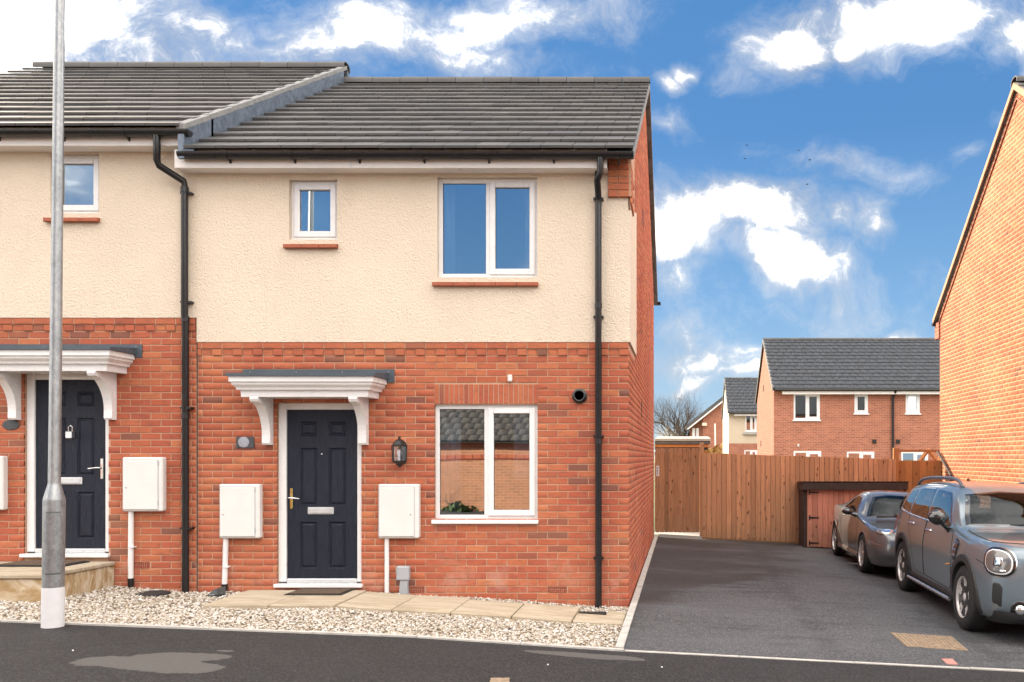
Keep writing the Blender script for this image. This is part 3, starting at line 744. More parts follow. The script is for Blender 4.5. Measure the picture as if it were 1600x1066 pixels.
# ---------------------------------------------------------------- roofs
_tile = {}
def roof_slope(roof, x0, x1, ye, ze, yr, zr, stuff=False, tw=.347, rows=15, mat='roof_tile'):
    """courses of flat interlocking tiles from the eaves (ye, ze) to the ridge (yr, zr), laid half lapped"""
    L = math.hypot(yr-ye, zr-ze); g = L/rows; a = math.atan2(zr-ze, yr-ye); th = .026; ln = g+.085
    u = Vector((0, math.cos(a), math.sin(a))); nrm = Vector((0, -math.sin(a), math.cos(a))); V = []; Fq = []
    for r in range(rows):
        base = Vector((0, ye, ze))+u*(g*r-.01); lr = ln if r < rows-1 else g+.01
        k = 0; x = x0+(-tw/2 if r % 2 else 0)
        while x < x1-.02:
            p, q = max(x, x0)+.0035, min(x+tw, x1)-.0035; x += tw
            if q-p < .03: continue
            w = round(q-p, 3); t1 = th*1.12*lr/ln
            prof = [(0, .045), (.006, .045+th), (lr, .004+th), (lr, .004), (.0, .028)]
            if stuff:
                o = len(V)
                for xx in (p, q):
                    for (s_, h) in prof[:4]: V.append(tuple(base+u*s_+nrm*h+Vector((xx, 0, 0))))
                Fq += [(o, o+1, o+5, o+4), (o+1, o+2, o+6, o+5), (o, o+3, o+2, o+1), (o+4, o+5, o+6, o+7)]
            else:
                key = (w, round(lr, 3), round(a, 4), mat)
                if key not in _tile:
                    mb = MB(); vs = []
                    for xx in (-w/2, w/2):
                        for (s_, h) in prof[:4]: vs.append(tuple(u*s_+nrm*h+Vector((xx, 0, 0))))
                    mb.add(vs, [(0, 1, 5, 4), (1, 2, 6, 5), (2, 3, 7, 6), (3, 0, 4, 7), (0, 3, 2, 1), (4, 5, 6, 7)])
                    _tile[key] = mb.mesh('roof_tile', M[mat])
                o = link('roof_tile', _tile[key], roof, loc=base+Vector(((p+q)/2, 0, 0))+nrm*random.uniform(0, .003))
                o.rotation_euler = (random.uniform(-.002, .002), random.uniform(-.0015, .0015), random.uniform(-.002, .002))
    if stuff: big_mesh('roof_tiles', np.array(V), np.array(Fq), M['roof_tile_island' if mat == 'roof_tile' else mat], roof, kind='stuff')
def ridge(roof, x0, x1, y, z, ln=.45, mat='roof_tile', r=.11):
    n = max(1, round((x1-x0)/ln)); d = (x1-x0)/n; K = 8; me = None
    for i in range(n):
        if me is None:
            mb = MB(); po = [(r*1.15*math.cos(math.pi*j/K), r*.62*math.sin(math.pi*j/K)) for j in range(K+1)]+[(-r*1.15, -.05), (-r*1.02, -.05)]+[(r*1.02*math.cos(math.pi-math.pi*j/K), r*.5*math.sin(math.pi-math.pi*j/K)) for j in range(K+1)]+[(r*1.02, -.05), (r*1.15, -.05)]
            me = mb.prism(po, .003, d-.003, 'x').mesh('ridge_tile', M[mat], 45)
        link('ridge_tile', me, roof, loc=(x0+i*d, y, z+random.uniform(0, .004)))
def deck(name, house, x0, x1, ye, ze, yr, zr, yb, mat='interior_dark'):
    mb = MB(); t = .03
    mb.prism([(ye, ze), (yr, zr), (yb, ze), (yb, ze-t), (yr, zr-t*1.3), (ye, ze-t)], x0, x1, 'x')
    return mb.build(name, M[mat], house)

YR, YB = 13.65, 17.8            # ridge and back wall of the two houses
def front_wall(house, x0, x1, ztop, zren, zbot, holes, side_x=None, thick=.30):
    """mortar sheet (below zren) and render sheet (above) with openings and reveals"""
    lo, hi = MB(), MB()
    for (a, b, c, d) in rects(x0, x1, zbot, zren, holes): lo.quad((a, Y0, c), (b, Y0, c), (b, Y0, d), (a, Y0, d))
    yr = Y0-.022
    for (a, b, c, d) in rects(x0, x1, zren, ztop, holes): hi.quad((a, yr, c), (b, yr, c), (b, yr, d), (a, yr, d))
    hi.quad((x0, yr-.0, zren), (x1, yr, zren), (x1, Y0+.02, zren), (x0, Y0+.02, zren))
    for (a, b, c, d) in holes:
        for m, y, l, h in ((lo, Y0, zbot, zren), (hi, yr, zren, ztop)):
            c2, d2 = max(c, l), min(d, h)
            if d2 <= c2: continue
            m.quad((a, y, c2), (a, Y0+.16, c2), (a, Y0+.16, d2), (a, y, d2)); m.quad((b, y, c2), (b, Y0+.16, c2), (b, Y0+.16, d2), (b, y, d2))
            m.quad((a, y, c2), (b, y, c2), (b, Y0+.16, c2), (a, Y0+.16, c2)); m.quad((a, y, d2), (b, y, d2), (b, Y0+.16, d2), (a, Y0+.16, d2))
    return lo, hi
def inner_shell(house, x0, x1, zb, zt, holes):
    """inner leaf, floors and party walls: keeps daylight out of the house"""
    mb = MB()
    for (a, b, c, d) in rects(x0, x1, zb, zt, holes): mb.quad((a, Y0+.16, c), (b, Y0+.16, c), (b, Y0+.16, d), (a, Y0+.16, d))
    mb.box(x0+.02, x1-.02, Y0+.18, Y0+3.6, zb+2.42, zb+2.62); mb.box(x0+.02, x1-.02, Y0+.17, Y0+3.6, zt-.05, zt-.02)
    mb.quad((x0+.02, Y0+3.6, zb), (x1-.02, Y0+3.6, zb), (x1-.02, Y0+3.6, zt), (x0+.02, Y0+3.6, zt))
    for x in (x0+.02, x1-.02): mb.quad((x, Y0+.16, zb), (x, Y0+3.6, zb), (x, Y0+3.6, zt), (x, Y0+.16, zt))
    mb.quad((x0, Y0+.16, zb+.02), (x1, Y0+.16, zb+.02), (x1, Y0+3.6, zb+.02), (x0, Y0+3.6, zb+.02))
    mb.build('inner_wall', M['interior'], house)
def place_bricks(wall, lst, limit=300):
    """the largest-showing bricks as parts of their own, the others joined"""
    full = sorted(lst, key=lambda b: (round((b[0]-b[1])*200), (b[0]**2+(b[2]-CH)**2)))
    own, rest = full[:limit], full[limit:]
    for (p, q, za, zb) in own:
        o = link('brick', brick_mesh(q-p, zb-za), wall, loc=((p+q)/2, Y0+random.uniform(-.0018, .0018), (za+zb)/2))
        o.rotation_euler = (random.uniform(-.01, .01), random.uniform(-.003, .003), random.uniform(-.006, .006))
    if rest:
        V, Fq = brick_arrays(rest, lambda x, z, d: (x, Y0+d, z)); big_mesh('brickwork', V, Fq, M['brick_island'], wall, kind='stuff')
def dentils(wall, x0, x1, zt):
    """projecting top course and the alternate headers below it"""
    pr = .013
    n = 0; x = x1
    while x > x0+.03:
        a = max(x-BW+J, x0); link('brick', brick_mesh(x-a, BH-J, pr+.006), wall, loc=((x+a)/2, Y0, zt-BH/2)); x -= BW
    MB().box(x0, x1, Y0-pr, Y0+.01, zt-BH+.002, zt-.004).build('bed_mortar', M['mortar'], wall)
    x = x1; i = 0; hw = BW/2
    while x > x0+.03:
        a = max(x-hw+J, x0); p = (pr+.006) if i % 2 == 0 else .006
        link('brick', brick_mesh(x-a, BH-J, p), wall, loc=((x+a)/2, Y0, zt-BH*1.5)); x -= hw; i += 1
def airbrick(house, x0, z0):
    mb = MB(); ring(mb, x0, x0+.205, Y0-.009, Y0+.01, z0, z0+.066, .008, .001)
    for i in range(1, 9): mb.box(x0+i*.0228-.003, x0+i*.0228+.003, Y0-.006, Y0+.01, z0+.007, z0+.059)
    for j in (1, 2): mb.box(x0+.007, x0+.2, Y0-.005, Y0+.01, z0+j*.022-.002, z0+j*.022+.002)
    mb.build('air_brick', M['terracotta'], house)
    MB().box(x0+.004, x0+.2, Y0+.006, Y0+.0115, z0+.004, z0+.062).build('vent_void', M['interior_dark'], house)

# ---------------------------------------------------------------- the end house (right half of the pair)
HX0, HX1 = fx(309), -.596
ZR = fz(535); ZEAVE = 4.80
H1 = thing('terraced_house', (-3, Y0, 0), 'nearest end terrace house, red brick below cream render, with the lantern by its door', 'house')
xd = fx(499); zdoor = fz(917)
win_lo = (fx(679), fx(840), fz(812), fz(632)); win_up = (fx(684), fx(840), fz(434), fz(278)); win_sm = (fx(453), fx(528), fz(375), fz(282))
door_h = (xd-.467, xd+.467, zdoor, zdoor+2.04)
holes = [win_lo, win_up, win_sm, door_h]
lo, hi = front_wall(H1, HX0, HX1, ZEAVE, ZR, -.35, holes)
# side wall facing the drive
RL = 1.27
def gz(y): return 4.93+.5955*(min(y, 2*YR-y)-9.2)-.08
lo.quad((HX1, Y0, -.35), (HX1, YB, -.35), (HX1, YB, ZR), (HX1, Y0, ZR))
lo.add([(HX1, Y0+RL, ZR), (HX1, YB, ZR), (HX1, YB, gz(YB)), (HX1, YR, gz(YR)), (HX1, Y0+RL, gz(Y0+RL))], [(0, 1, 2, 3, 4)])
lo.add([(HX1-.002, Y0+.01, ZR), (HX1-.002, Y0+RL, ZR), (HX1-.002, Y0+RL, gz(Y0+RL)), (HX1-.002, Y0+.01, gz(Y0+.01))], [(0, 1, 2, 3)])
lo.quad((HX0, YB, -.35), (HX1, YB, -.35), (HX1, YB, 4.85), (HX0, YB, 4.85))
hs = HX1+.022
hi.quad((HX1, Y0-.022, ZR), (hs, Y0-.022, ZR), (hs, Y0-.022, ZEAVE-.44), (HX1, Y0-.022, ZEAVE-.44))
hi.quad((hs, Y0-.022, ZR), (hs, Y0+RL, ZR), (hs, Y0+RL, ZEAVE-.1), (hs, Y0-.022, ZEAVE-.44)); hi.quad((hs, Y0+RL, ZR), (HX1, Y0+RL, ZR), (HX1, Y0+RL, ZEAVE-.1), (hs, Y0+RL, ZEAVE-.1))
hi.quad((HX1, Y0, ZR), (hs, Y0, ZR), (hs, Y0+RL, ZR), (HX1, Y0+RL, ZR))
wall1 = lo.build('brick_wall', M['mortar'], H1)
hi.build('render_wall', M['render_cream'], H1)
inner_shell(H1, HX0, HX1, .1, 4.75, holes)
sol = (win_lo[0]-.004, win_lo[1]+.006, win_lo[3], win_lo[3]+.225)
ab1 = (fx(642), fx(642)+.215, ZR-36*BH-BH, ZR-36*BH); 
lst = lay(HX0+.006, HX1, ZR-2*BH, -.2, [win_lo, door_h, sol], HX1+J/2)
abz = ZR-36*BH; row = [b for b in lst if abs(b[2]-(abz-BH+J/2)) < .01 and b[1]-b[0] > .2]
abb = [min(row, key=lambda b: abs(b[0]-q)) for q in (fx(642), fx(858))]; abx = [b[0] for b in abb]; lst = [b for b in lst if b not in abb]
place_bricks(wall1, lst); dentils(wall1, HX0+.006, HX1, ZR)
for ax in abx: airbrick(H1, ax, abz-BH+.005)
n = 21; sw = (sol[1]-sol[0])/n
for i in range(n): link('brick', brick_mesh(sw-.010, .215), wall1, loc=(sol[0]+(i+.5)*sw, Y0, (sol[2]+sol[3])/2+.002))
# side bricks (too foreshortened to pick apart): one joined mesh following the gable
side = []
for (p, q, za, zb) in lay(Y0+.002, YB, ZR-BH*2, -.3, [], Y0+.002): side.append((p, q, za, zb))
z = ZR-2*BH; r = 0
while z < 7.5:
    z += BH; r += 1; za, zb = z-BH+J/2, z-J/2; ya = Y0+RL if z > ZR else Y0+.002
    yy = 9.2+(zb+.1-4.93)/.5955
    a = max(ya, yy); b = min(YB, 2*YR-yy)
    k = Y0+.002-(BW/2 if r % 2 else 0)
    while k < b:
        p, q = max(a, k+J/2), min(b, k+BW-J/2); k += BW
        if q-p > .03: side.append((p, q, za, zb))
V, Fq = brick_arrays(side, lambda y, z, d: (HX1-d, y, z)); big_mesh('side_brickwork', V, Fq, M['brick_island'], wall1, kind='stuff')
for (u, v) in ((1004, 341), (1002, 641)):
    yv = -HX1*F_/(U0-u); MB().box(HX1-.01, HX1+.009, yv-.1, yv+.1, fz(v, yv)-.12, fz(v, yv)+.12).build('wall_vent', M['interior_dark'], H1)
# eaves box end in brick
for i in range(6):
    zt = fz(250)+.02-i*BH
    xs = [(fx(951), fx(981)+.015)] if i % 2 == 0 else [(fx(951), fx(966)-.005), (fx(966)+.005, fx(981)+.015)]
    for a, b in xs: link('brick', brick_mesh(b-a-.0, BH-J, .052), wall1, loc=((a+b)/2, Y0-.012, zt-BH/2))
MB().box(fx(951)+.004, HX1+.034, Y0-.052, Y0+.02, fz(250)+.02-6*BH+.01, fz(250)+.1).build('corbel_core', M['mortar'], wall1)
cs = []
for i in range(11):
    z = fz(250)+.02-(i+1)*BH+.3
    ln = .5 if i % 2 == 0 else .28
    if ZEAVE-.50 < z < ZEAVE+.06: cs.append((Y0-.05, Y0-.05+ln, z+J/2, z+BH-J/2))
V, Fq = brick_arrays(cs, lambda y, z, d: (HX1+.034-d, y, z)); big_mesh('corbel_brickwork', V, Fq, M['brick_island'], wall1, kind='stuff')
window(H1, *win_lo, [(0, .5, False), (.5, 1, True)], False)
window(H1, *win_up, [(0, .5, False), (.5, 1, True)]); window(H1, *win_sm, [(0, 1, True)])
curtain(H1, win_sm[0]+.012, win_sm[1]-.012, Y0+.128, win_sm[2], win_sm[3], 5)
curtain(H1, win_up[0]+.012, win_up[0]+.16, Y0+.128, win_up[2], win_up[3], 2)
curtain(H1, win_up[1]-.16, win_up[1]-.012, Y0+.128, win_up[2], win_up[3], 2)
curtain(H1, win_lo[0]+.012, win_lo[0]+.26, Y0+.128, win_lo[2], win_lo[3], 3)
MB().cbox(win_lo[1]-.29, win_lo[1]-.02, Y0+.12, Y0+.14, win_lo[2]+.45, win_lo[3]-.06, .004).build('window_blind', M['curtain'], H1)
front_door(H1, xd, zdoor, False); canopy(H1, -4.035, fz(588, 9.07))
meter_box(H1, fx(344, 9.44), fz(841, 9.44), True); meter_box(H1, fx(592, 9.44), fz(841, 9.44), False)
px = fx(354); pipe(H1, 'meter_pipe', [(px+.01, Y0-.03, fz(841)+.02), (px-.005, Y0-.03, fz(912))], .028, 'upvc'); pipe(H1, 'pipe_foot', [(px-.005, Y0-.03, fz(912)), (px-.012, Y0-.03, fz(936))], .031, 'black_plastic')
MB().box(px-.01, px+.05, Y0-.063, Y0+.0, fz(886), fz(884)).build('pipe_clip', M['upvc'], H1)
pipe(H1, 'meter_pipe', [(fx(606), Y0-.03, fz(841)+.02), (fx(606), Y0-.03, fz(930))], .025, 'upvc')
sb = MB().cbox(fx(622), fx(642), Y0-.075, Y0-.003, fz(906), fz(884), .012).build('socket_box', M['grey_plastic'], H1)
MB().prism([(fx(628), fz(906)), (fx(640), fz(906)), (fx(639), fz(915)), (fx(640), fz(930)), (fx(626), fz(930)), (fx(627), fz(914))], Y0-.06, Y0-.008, 'y').build('duct', M['grey_plastic'], sb)
nb = MB().cbox(fx(370), fx(398), Y0-.02, Y0-.004, fz(700), fz(683), .004).build('number_plaque', M['slate'], H1)
MB().lathe([(0, -.0045), (.045, -.004), (.06, -.0005)], (fx(382), Y0-.0195, fz(691)), 'y', 20).build('plaque_patch', M['slate_light'], nb)
se = MB(); se.cbox(fx(794), fx(801), Y0-.04, Y0-.003, fz(597), fz(586), .01); se.build('sensor', M['upvc_box'], H1)
fl = MB().lathe([(.083, 0), (.083, -.012), (.066, -.02), (.066, -.06), (.058, -.064), (.050, -.06), (.05, .01)], (fx(906), Y0-.006, fz(619)), 'y', 32).build('flue', M['black_plastic'], H1, 40)
MB().lathe([(0, -.012), (.051, -.012)], (fx(906), Y0-.006, fz(619)), 'y', 32).build('flue_void', M['interior_dark'], fl)
def lantern(house, xc, zt):
    yc = Y0-.12; K = 6; b = MB(); b.cbox(xc-.035, xc+.035, Y0-.03, Y0-.004, zt-.30, zt-.06, .006)
    b.tube([(xc, Y0-.02, zt-.29), (xc, Y0-.06, zt-.315), (xc, yc, zt-.30)], .012, 8)
    b.lathe([(0, 0), (.012, -.004), (.018, -.018), (.008, -.028), (.03, -.034), (.050, -.050), (.075, -.085), (.088, -.098), (.088, -.108), (.0, -.108)], (xc, yc, zt), 'z', K)
    b.lathe([(0, -.262), (.078, -.262), (.084, -.27), (.074, -.282), (.045, -.295), (.03, -.315), (.016, -.32), (.020, -.333), (.0, -.345)], (xc, yc, zt), 'z', K)
    for k in range(K):
        t = 2*math.pi*k/K; b.tube([(xc+.082*math.cos(t), yc+.082*math.sin(t), zt-.104), (xc+.074*math.cos(t), yc+.074*math.sin(t), zt-.268)], .006, 5)
    l = b.build('wall_lantern', M['iron_black'], house)
    MB().lathe([(.078, -.108), (.071, -.262)], (xc, yc, zt), 'z', K).build('lantern_glass', M['glass_lamp'], l)
    MB().lathe([(0, -.14), (.02, -.15), (.026, -.18), (.014, -.22), (.016, -.262)], (xc, yc, zt), 'z', 12).build('bulb', M['curtain'], l, 60)
lantern(H1, fx(624, 9.38), fz(682, 9.38))
# roof
roof1 = deck('roof', H1, HX0+.02, HX1+.06, 9.2, 4.90, YR, 7.545, 2*YR-9.2)
roof_slope(roof1, -5.335, HX1+.075, 9.20, 4.905, YR, 7.555); ridge(roof1, -5.33, HX1+.085, YR, 7.60)
roof_slope(roof1, -5.335, HX1+.075, 2*YR-9.2, 4.905, YR, 7.555, stuff=True)
for yy, zz, y2 in ((9.2, 4.9, YR), (2*YR-9.2, 4.9, YR)):
    MB().prism([(yy, zz-.05), (y2, 7.55-.05), (y2, 7.55+.02), (yy, zz+.02)], HX1+.062, HX1+.083, 'x').build('verge_trim', M['verge_grey'], H1)
MB().cbox(-5.50, fx(951), 9.285, 9.31, 4.765, 4.965, .004).build('fascia', M['fascia_white'], H1); MB().box(-5.50, fx(951), 9.311, Y0+.02, 4.768, 4.785).build('soffit', M['fascia_white'], H1)
MB().cbox(-3.60, -3.57, 9.280, 9.284, 4.765, 4.96, .002).build('fascia_joint', M['upvc'], H1)
gutter(H1, fx(278, 9.2), fx(990, 9.2), 9.222, 4.905, 9, fx(354, 9.2))
MB().cbox(-5.5, HX1, 2*YR-9.3, 2*YR-9.27, 4.765, 4.965, .004).build('fascia', M['fascia_white'], H1)
gutter(H1, -5.3, HX1+.14, 2*YR-9.2, 4.905, 0, 0)
dpx = fx(936)
pipe(H1, 'downpipe', [(fx(938, 9.22), 9.222, 4.88), (fx(938, 9.22), 9.222, 4.70), (dpx+.005, 9.25, 4.62), (dpx, Y0-.075, 4.50), (dpx, Y0-.075, 4.40), (dpx, Y0-.075, 2.9), (dpx, Y0-.06, 2.85), (dpx, Y0-.06, -.05)], .036, 'black_plastic', 14)
for v in (314, 497, 682, 871):
    MB().box(dpx-.055, dpx+.055, Y0-.085, Y0-.002, fz(v)-.012, fz(v)+.012).build('pipe_clip', M['black_plastic'], H1)
for v in (276, 480, 690): MB().lathe([(.038, -.03), (.041, -.028), (.041, .028), (.038, .03)], (dpx, Y0-(.075 if v < 500 else .06), fz(v)), 'z', 14).build('pipe_collar', M['black_plastic'], H1)

# ---------------------------------------------------------------- the house on the left, a step higher
DZ = .285; AX0 = -10.2; AX1 = fx(307)
H2 = thing('terraced_house', (-7.5, Y0, .3), 'red brick and cream render house behind the lamp post, one step higher up', 'house')
ZR2 = fz(497); xd2 = fx(104); zd2 = fz(870)
win2 = (fx(81), fx(157), fz(334), fz(241)); win2b = (-9.6, -8.5, 3.6, 4.75); win2c = (-9.6, -8.45, 1.2, 2.5)
door2 = (xd2-.467, xd2+.467, zd2, zd2+2.04); holes2 = [win2, door2, win2b, win2c]
lo, hi = front_wall(H2, AX0, AX1, 5.04, ZR2, -.1, holes2)
def gz2(y): return 5.17+.5955*(min(y, 2*YR-y)-9.2)-.08
for x in (AX0, AX1-.001): lo.add([(x, Y0, -.1), (x, YB, -.1), (x, YB, gz2(YB)), (x, YR, gz2(YR)), (x, Y0, gz2(Y0))], [(0, 1, 2, 3, 4)])
lo.quad((AX0, YB, -.1), (AX1, YB, -.1), (AX1, YB, 5.1), (AX0, YB, 5.1))
wall2 = lo.build('brick_wall', M['mortar'], H2); hi.build('render_wall', M['render_cream'], H2)
inner_shell(H2, AX0, AX1, .4, 5.0, holes2)
lst = lay(AX0, AX1-.004, ZR2-2*BH, .0, [door2, win2c], AX1+J/2-.06); abz2 = ZR2-36*BH
b2 = min([b for b in lst if abs(b[2]-(abz2-BH+J/2)) < .01 and b[1]-b[0] > .2], key=lambda b: abs(b[0]-fx(214))); ax2 = b2[0]; lst.remove(b2)
vis = [b for b in lst if b[1] > -7.75]; place_bricks(wall2, vis, 300)
V, Fq = brick_arrays([b for b in lst if b[1] <= -7.75], lambda x, z, d: (x, Y0+d, z)); big_mesh('brickwork', V, Fq, M['brick_island'], wall2, kind='stuff')
dentils(wall2, -8.2, AX1-.004, ZR2); airbrick(H2, ax2, abz2-BH+.005)
window(H2, *win2, [(0, 1, True)]); window(H2, *win2b, [(0, .5, False), (.5, 1, True)]); window(H2, *win2c, [(0, .5, False), (.5, 1, True)], False)
curtain(H2, win2[0]+.012, win2[1]-.012, Y0+.128, win2[2], win2[3], 4)
front_door(H2, xd2, zd2, True); canopy(H2, -6.825, fz(547, 9.07))
meter_box(H2, fx(193, 9.44), fz(799, 9.44), True); meter_box(H2, fx(-56, 9.44), fz(797, 9.44), False)
px = fx(207); pipe(H2, 'meter_pipe', [(px+.005, Y0-.03, fz(799)+.02), (px, Y0-.03, fz(903))], .028, 'upvc'); pipe(H2, 'pipe_foot', [(px, Y0-.03, fz(903)), (px, Y0-.03, fz(922))], .031, 'black_plastic')
MB().box(px-.01, px+.05, Y0-.063, Y0, fz(855), fz(853)).build('pipe_clip', M['upvc'], H2)
nb = MB().lathe([(0, -.016), (.085, -.016), (.095, -.01), (.095, -.004)], (0, 0, 0), 'y', 28); nb.v = [(p[0]+fx(18), p[1]+Y0, p[2]*.62+fz(664)) for p in nb.v]
nb.build('number_plaque', M['slate'], H2)
roof2 = deck('roof', H2, AX0, AX1+.03, 9.2, 5.14, YR, 7.785, 2*YR-9.2)
roof_slope(roof2, AX0-.05, AX1+.0, 9.20, 5.145, YR, 7.795); ridge(roof2, AX0-.05, AX1+.05, YR, 7.84)
roof_slope(roof2, AX0-.05, AX1+.0, 2*YR-9.2, 5.145, YR, 7.795, stuff=True)
a = math.atan2(2.65, YR-9.2); L = math.hypot(2.65, YR-9.2)
for i in range(9):                # pale dry-verge units and lead flashings below them
    s0, s1 = i/9*L, (i+1)/9*L-.006
    p = lambda s, h: (9.2+s*math.cos(a)-h*math.sin(a)*0, 5.145+s*math.sin(a)+h)
    MB().prism([p(s0, .012), p(s1, .004), p(s1, .066), p(s0, .072)], AX1-.05, AX1+.050+.002*(i % 2), 'x').build('verge_unit', M['verge_grey'], roof2)
for s0, s1 in ((-.02, .62), (.60, 2.12), (2.10, 3.72), (3.70, 5.0)):
    MB().prism([p(s0, -.30), p(s1+.03, -.30), p(s1+.03, .012), p(s0, .012)], AX1-.02, AX1+.046+(.004 if s0 > 1 and s0 < 3 else 0), 'x').build('lead_flashing', M['lead'], roof2)
    MB().prism([p(s0, -.22), p(s1+.02, -.22), p(s1+.02, -.20), p(s0, -.20)], AX1+.04, AX1+.15, 'x').build('lead_flashing', M['lead'], roof2)
for s0 in (1,): MB().prism([(YR, 7.795), (2*YR-9.2, 5.145), (2*YR-9.2, 4.85), (YR, 7.5)], AX1-.02, AX1+.05, 'x').build('lead_flashing', M['lead'], roof2)
MB().cbox(AX0, fx(294, 9.3), 9.285, 9.31, 5.005, 5.205, .004).build('fascia', M['fascia_white'], H2); MB().box(AX0, fx(294, 9.3), 9.311, Y0+.02, 5.008, 5.025).build('soffit', M['fascia_white'], H2)
gutter(H2, AX0, fx(295, 9.2), 9.222, 5.145, 9, fx(71-98*5, 9.2)+.01)
dpx = fx(294.5)
pipe(H2, 'downpipe', [(fx(245, 9.22), 9.222, 5.12), (fx(245, 9.22), 9.222, 4.99), (fx(245, 9.25), 9.25, 4.84), (fx(250, 9.3), 9.28, 4.79), (fx(288, 9.42), Y0-.09, 4.66), (dpx, Y0-.075, 4.60), (dpx, Y0-.075, 4.5), (dpx, Y0-.075, 3.2), (dpx, Y0-.06, 3.14), (dpx, Y0-.06, .05)], .036, 'black_plastic', 14)
for v in (305, 474, 638, 825): MB().box(dpx-.045, dpx+.075, Y0-.085, Y0-.002, fz(v)-.010, fz(v)+.010).build('pipe_clip', M['black_plastic'], H2)
for v in (300, 500, 650): MB().lathe([(.038, -.03), (.041, -.028), (.041, .028), (.038, .03)], (dpx, Y0-(.075 if v < 480 else .06), fz(v)), 'z', 14).build('pipe_collar', M['black_plastic'], H2)
MB().box(AX1-.008, HX0+.008, Y0+.004, Y0+.0085, -.1, ZR2).build('movement_joint', M['rubber'], H2)
MB().box(AX1-.012, HX0+.012, Y0-.0215, Y0+.003, ZR2+.001, 4.95).build('render_bead', M['render_cream'], H2)
# combination key safe hung on the left door
ks = MB(); ks.cbox(fx(103), fx(113), Y0-.015, Y0+.045, fz(685), fz(674), .006)
ks.tube([(fx(105), Y0+.02, fz(674)), (fx(105), Y0+.02, fz(667)), (fx(108), Y0+.02, fz(665)), (fx(111), Y0+.02, fz(667)), (fx(111), Y0+.02, fz(674))], .006, 6)
tag(ks.build('key_safe', M['silver_bar']), 'small silver padlock key safe hanging on the dark left hand door', 'key safe')
# ---------------------------------------------------------------- the house on the right, seen from its gable
RX, RY0, RYR, RYB = 5.44, 9.7, 13.9, 18.1
H3 = thing('brick_house', (RX, 13.9, -.35), 'tall orange brick gable wall in full sun on the far right', 'house')
def gz3(y): return 4.70+.70*(min(y, 2*RYR-y)-RY0)-.02
w = MB().add([(RX, RY0, -.6), (RX, RYB, -.6), (RX, RYB, gz3(RYB)), (RX, RYR, gz3(RYR)), (RX, RY0, gz3(RY0))], [(0, 1, 2, 3, 4)])
w3 = w.build('brick_wall', M['mortar_pale'], H3)
MB().quad((RX, RY0, -.6), (RX+9, RY0, -.6), (RX+9, RY0, 4.7), (RX, RY0, 4.7)).quad((RX, RYB, -.6), (RX+9, RYB, -.6), (RX+9, RYB, 4.7), (RX, RYB, 4.7)).add(
    [(RX+9, RY0, -.6), (RX+9, RYB, -.6), (RX+9, RYB, gz3(RYB)), (RX+9, RYR, gz3(RYR)), (RX+9, RY0, gz3(RY0))], [(0, 1, 2, 3, 4)]).build('rear_walls', M['brick_far'], H3)
bl = []; z = -.5; r = 0
while z < 7.6:
    z += BH; r += 1; za, zb = z-BH+J/2, z-J/2; yy = max(RY0, RY0+(zb-4.66)/.70); a, b = yy, min(RYB, 2*RYR-yy); k = RY0-(BW/2 if r % 2 else 0)
    while k < b:
        p, q = max(a, k+J/2), min(b, k+BW-J/2); k += BW
        if q-p > .03: bl.append((p, q, za, zb))
V, Fq = brick_arrays(bl, lambda y, z, d: (RX+d, y, z), .004); big_mesh('brickwork', V, Fq, M['brick_pale'], w3, kind='stuff')
rf3 = deck('roof', H3, RX-.05, RX+9, RY0-.25, 4.53+.02, RYR, gz3(RYR)+.05, 2*RYR-RY0+.25)
roof_slope(rf3, RX-.06, RX+9, RY0-.3, 4.52, RYR, gz3(RYR)+.06, stuff=True, rows=16); roof_slope(rf3, RX-.06, RX+9, 2*RYR-RY0+.3, 4.52, RYR, gz3(RYR)+.06, stuff=True, rows=16)
ridge(rf3, RX-.07, RX+9, RYR, gz3(RYR)+.11)
for s in (-1, 1):
    e = (RYR+s*(RYR-RY0+.28)); MB().prism([(e, 4.49), (RYR, gz3(RYR)-.02), (RYR, gz3(RYR)+.085), (e, 4.595)], RX-.075, RX-.05, 'x').build('barge_board', M['verge_warm'], H3)
    MB().prism([(e-s*.3, 4.49), (RYR, gz3(RYR)-.18), (RYR, gz3(RYR)-.15), (e-s*.3, 4.52)], RX-.028, RX+.01, 'x').build('corbel_course', M['brick_far_pale'], H3)
    MB().box(RX-.034, RX+.03, min(e-s*.02, e-s*.3), max(e-s*.02, e-s*.3), 4.15, 4.49).build('eaves_box', M['brick_far_pale'], H3)
gutter(H3, RX-.09, RX+8, RYB+.26, 4.5, 0, 0)

# ---------------------------------------------------------------- houses beyond the fence
def far_window(h, x0, x1, z0, z1, y, n=2, mat='upvc', sash=True):
    mb = MB(); ring(mb, x0, x1, y-.02, y+.06, z0, z1, .075, .006)
    w = mb.build('window', M[mat], h)
    W = (x1-x0)/n
    for i in range(n):
        if i: MB().box(x0+i*W-.05, x0+i*W+.05, y-.018, y+.05, z0+.07, z1-.07).build('mullion', M[mat], w)
        a, b = x0+i*W+(.05 if i else .075), x0+(i+1)*W-(.05 if i < n-1 else .075)
        if sash and i == n-1:
            s = MB(); ring(s, a, b, y-.03, y+.04, z0+.075, z1-.075, .06, .005); s.build('sash', M[mat], w)
        MB().box(a, b, y+.02, y+.025, z0+.075, z1-.075).build('pane', M['glass_far'], w)
    MB().box(x0-.05, x1+.05, y-.06, y+.02, z0-.06, z0-.002).build('sill', M[mat], w)
    return w
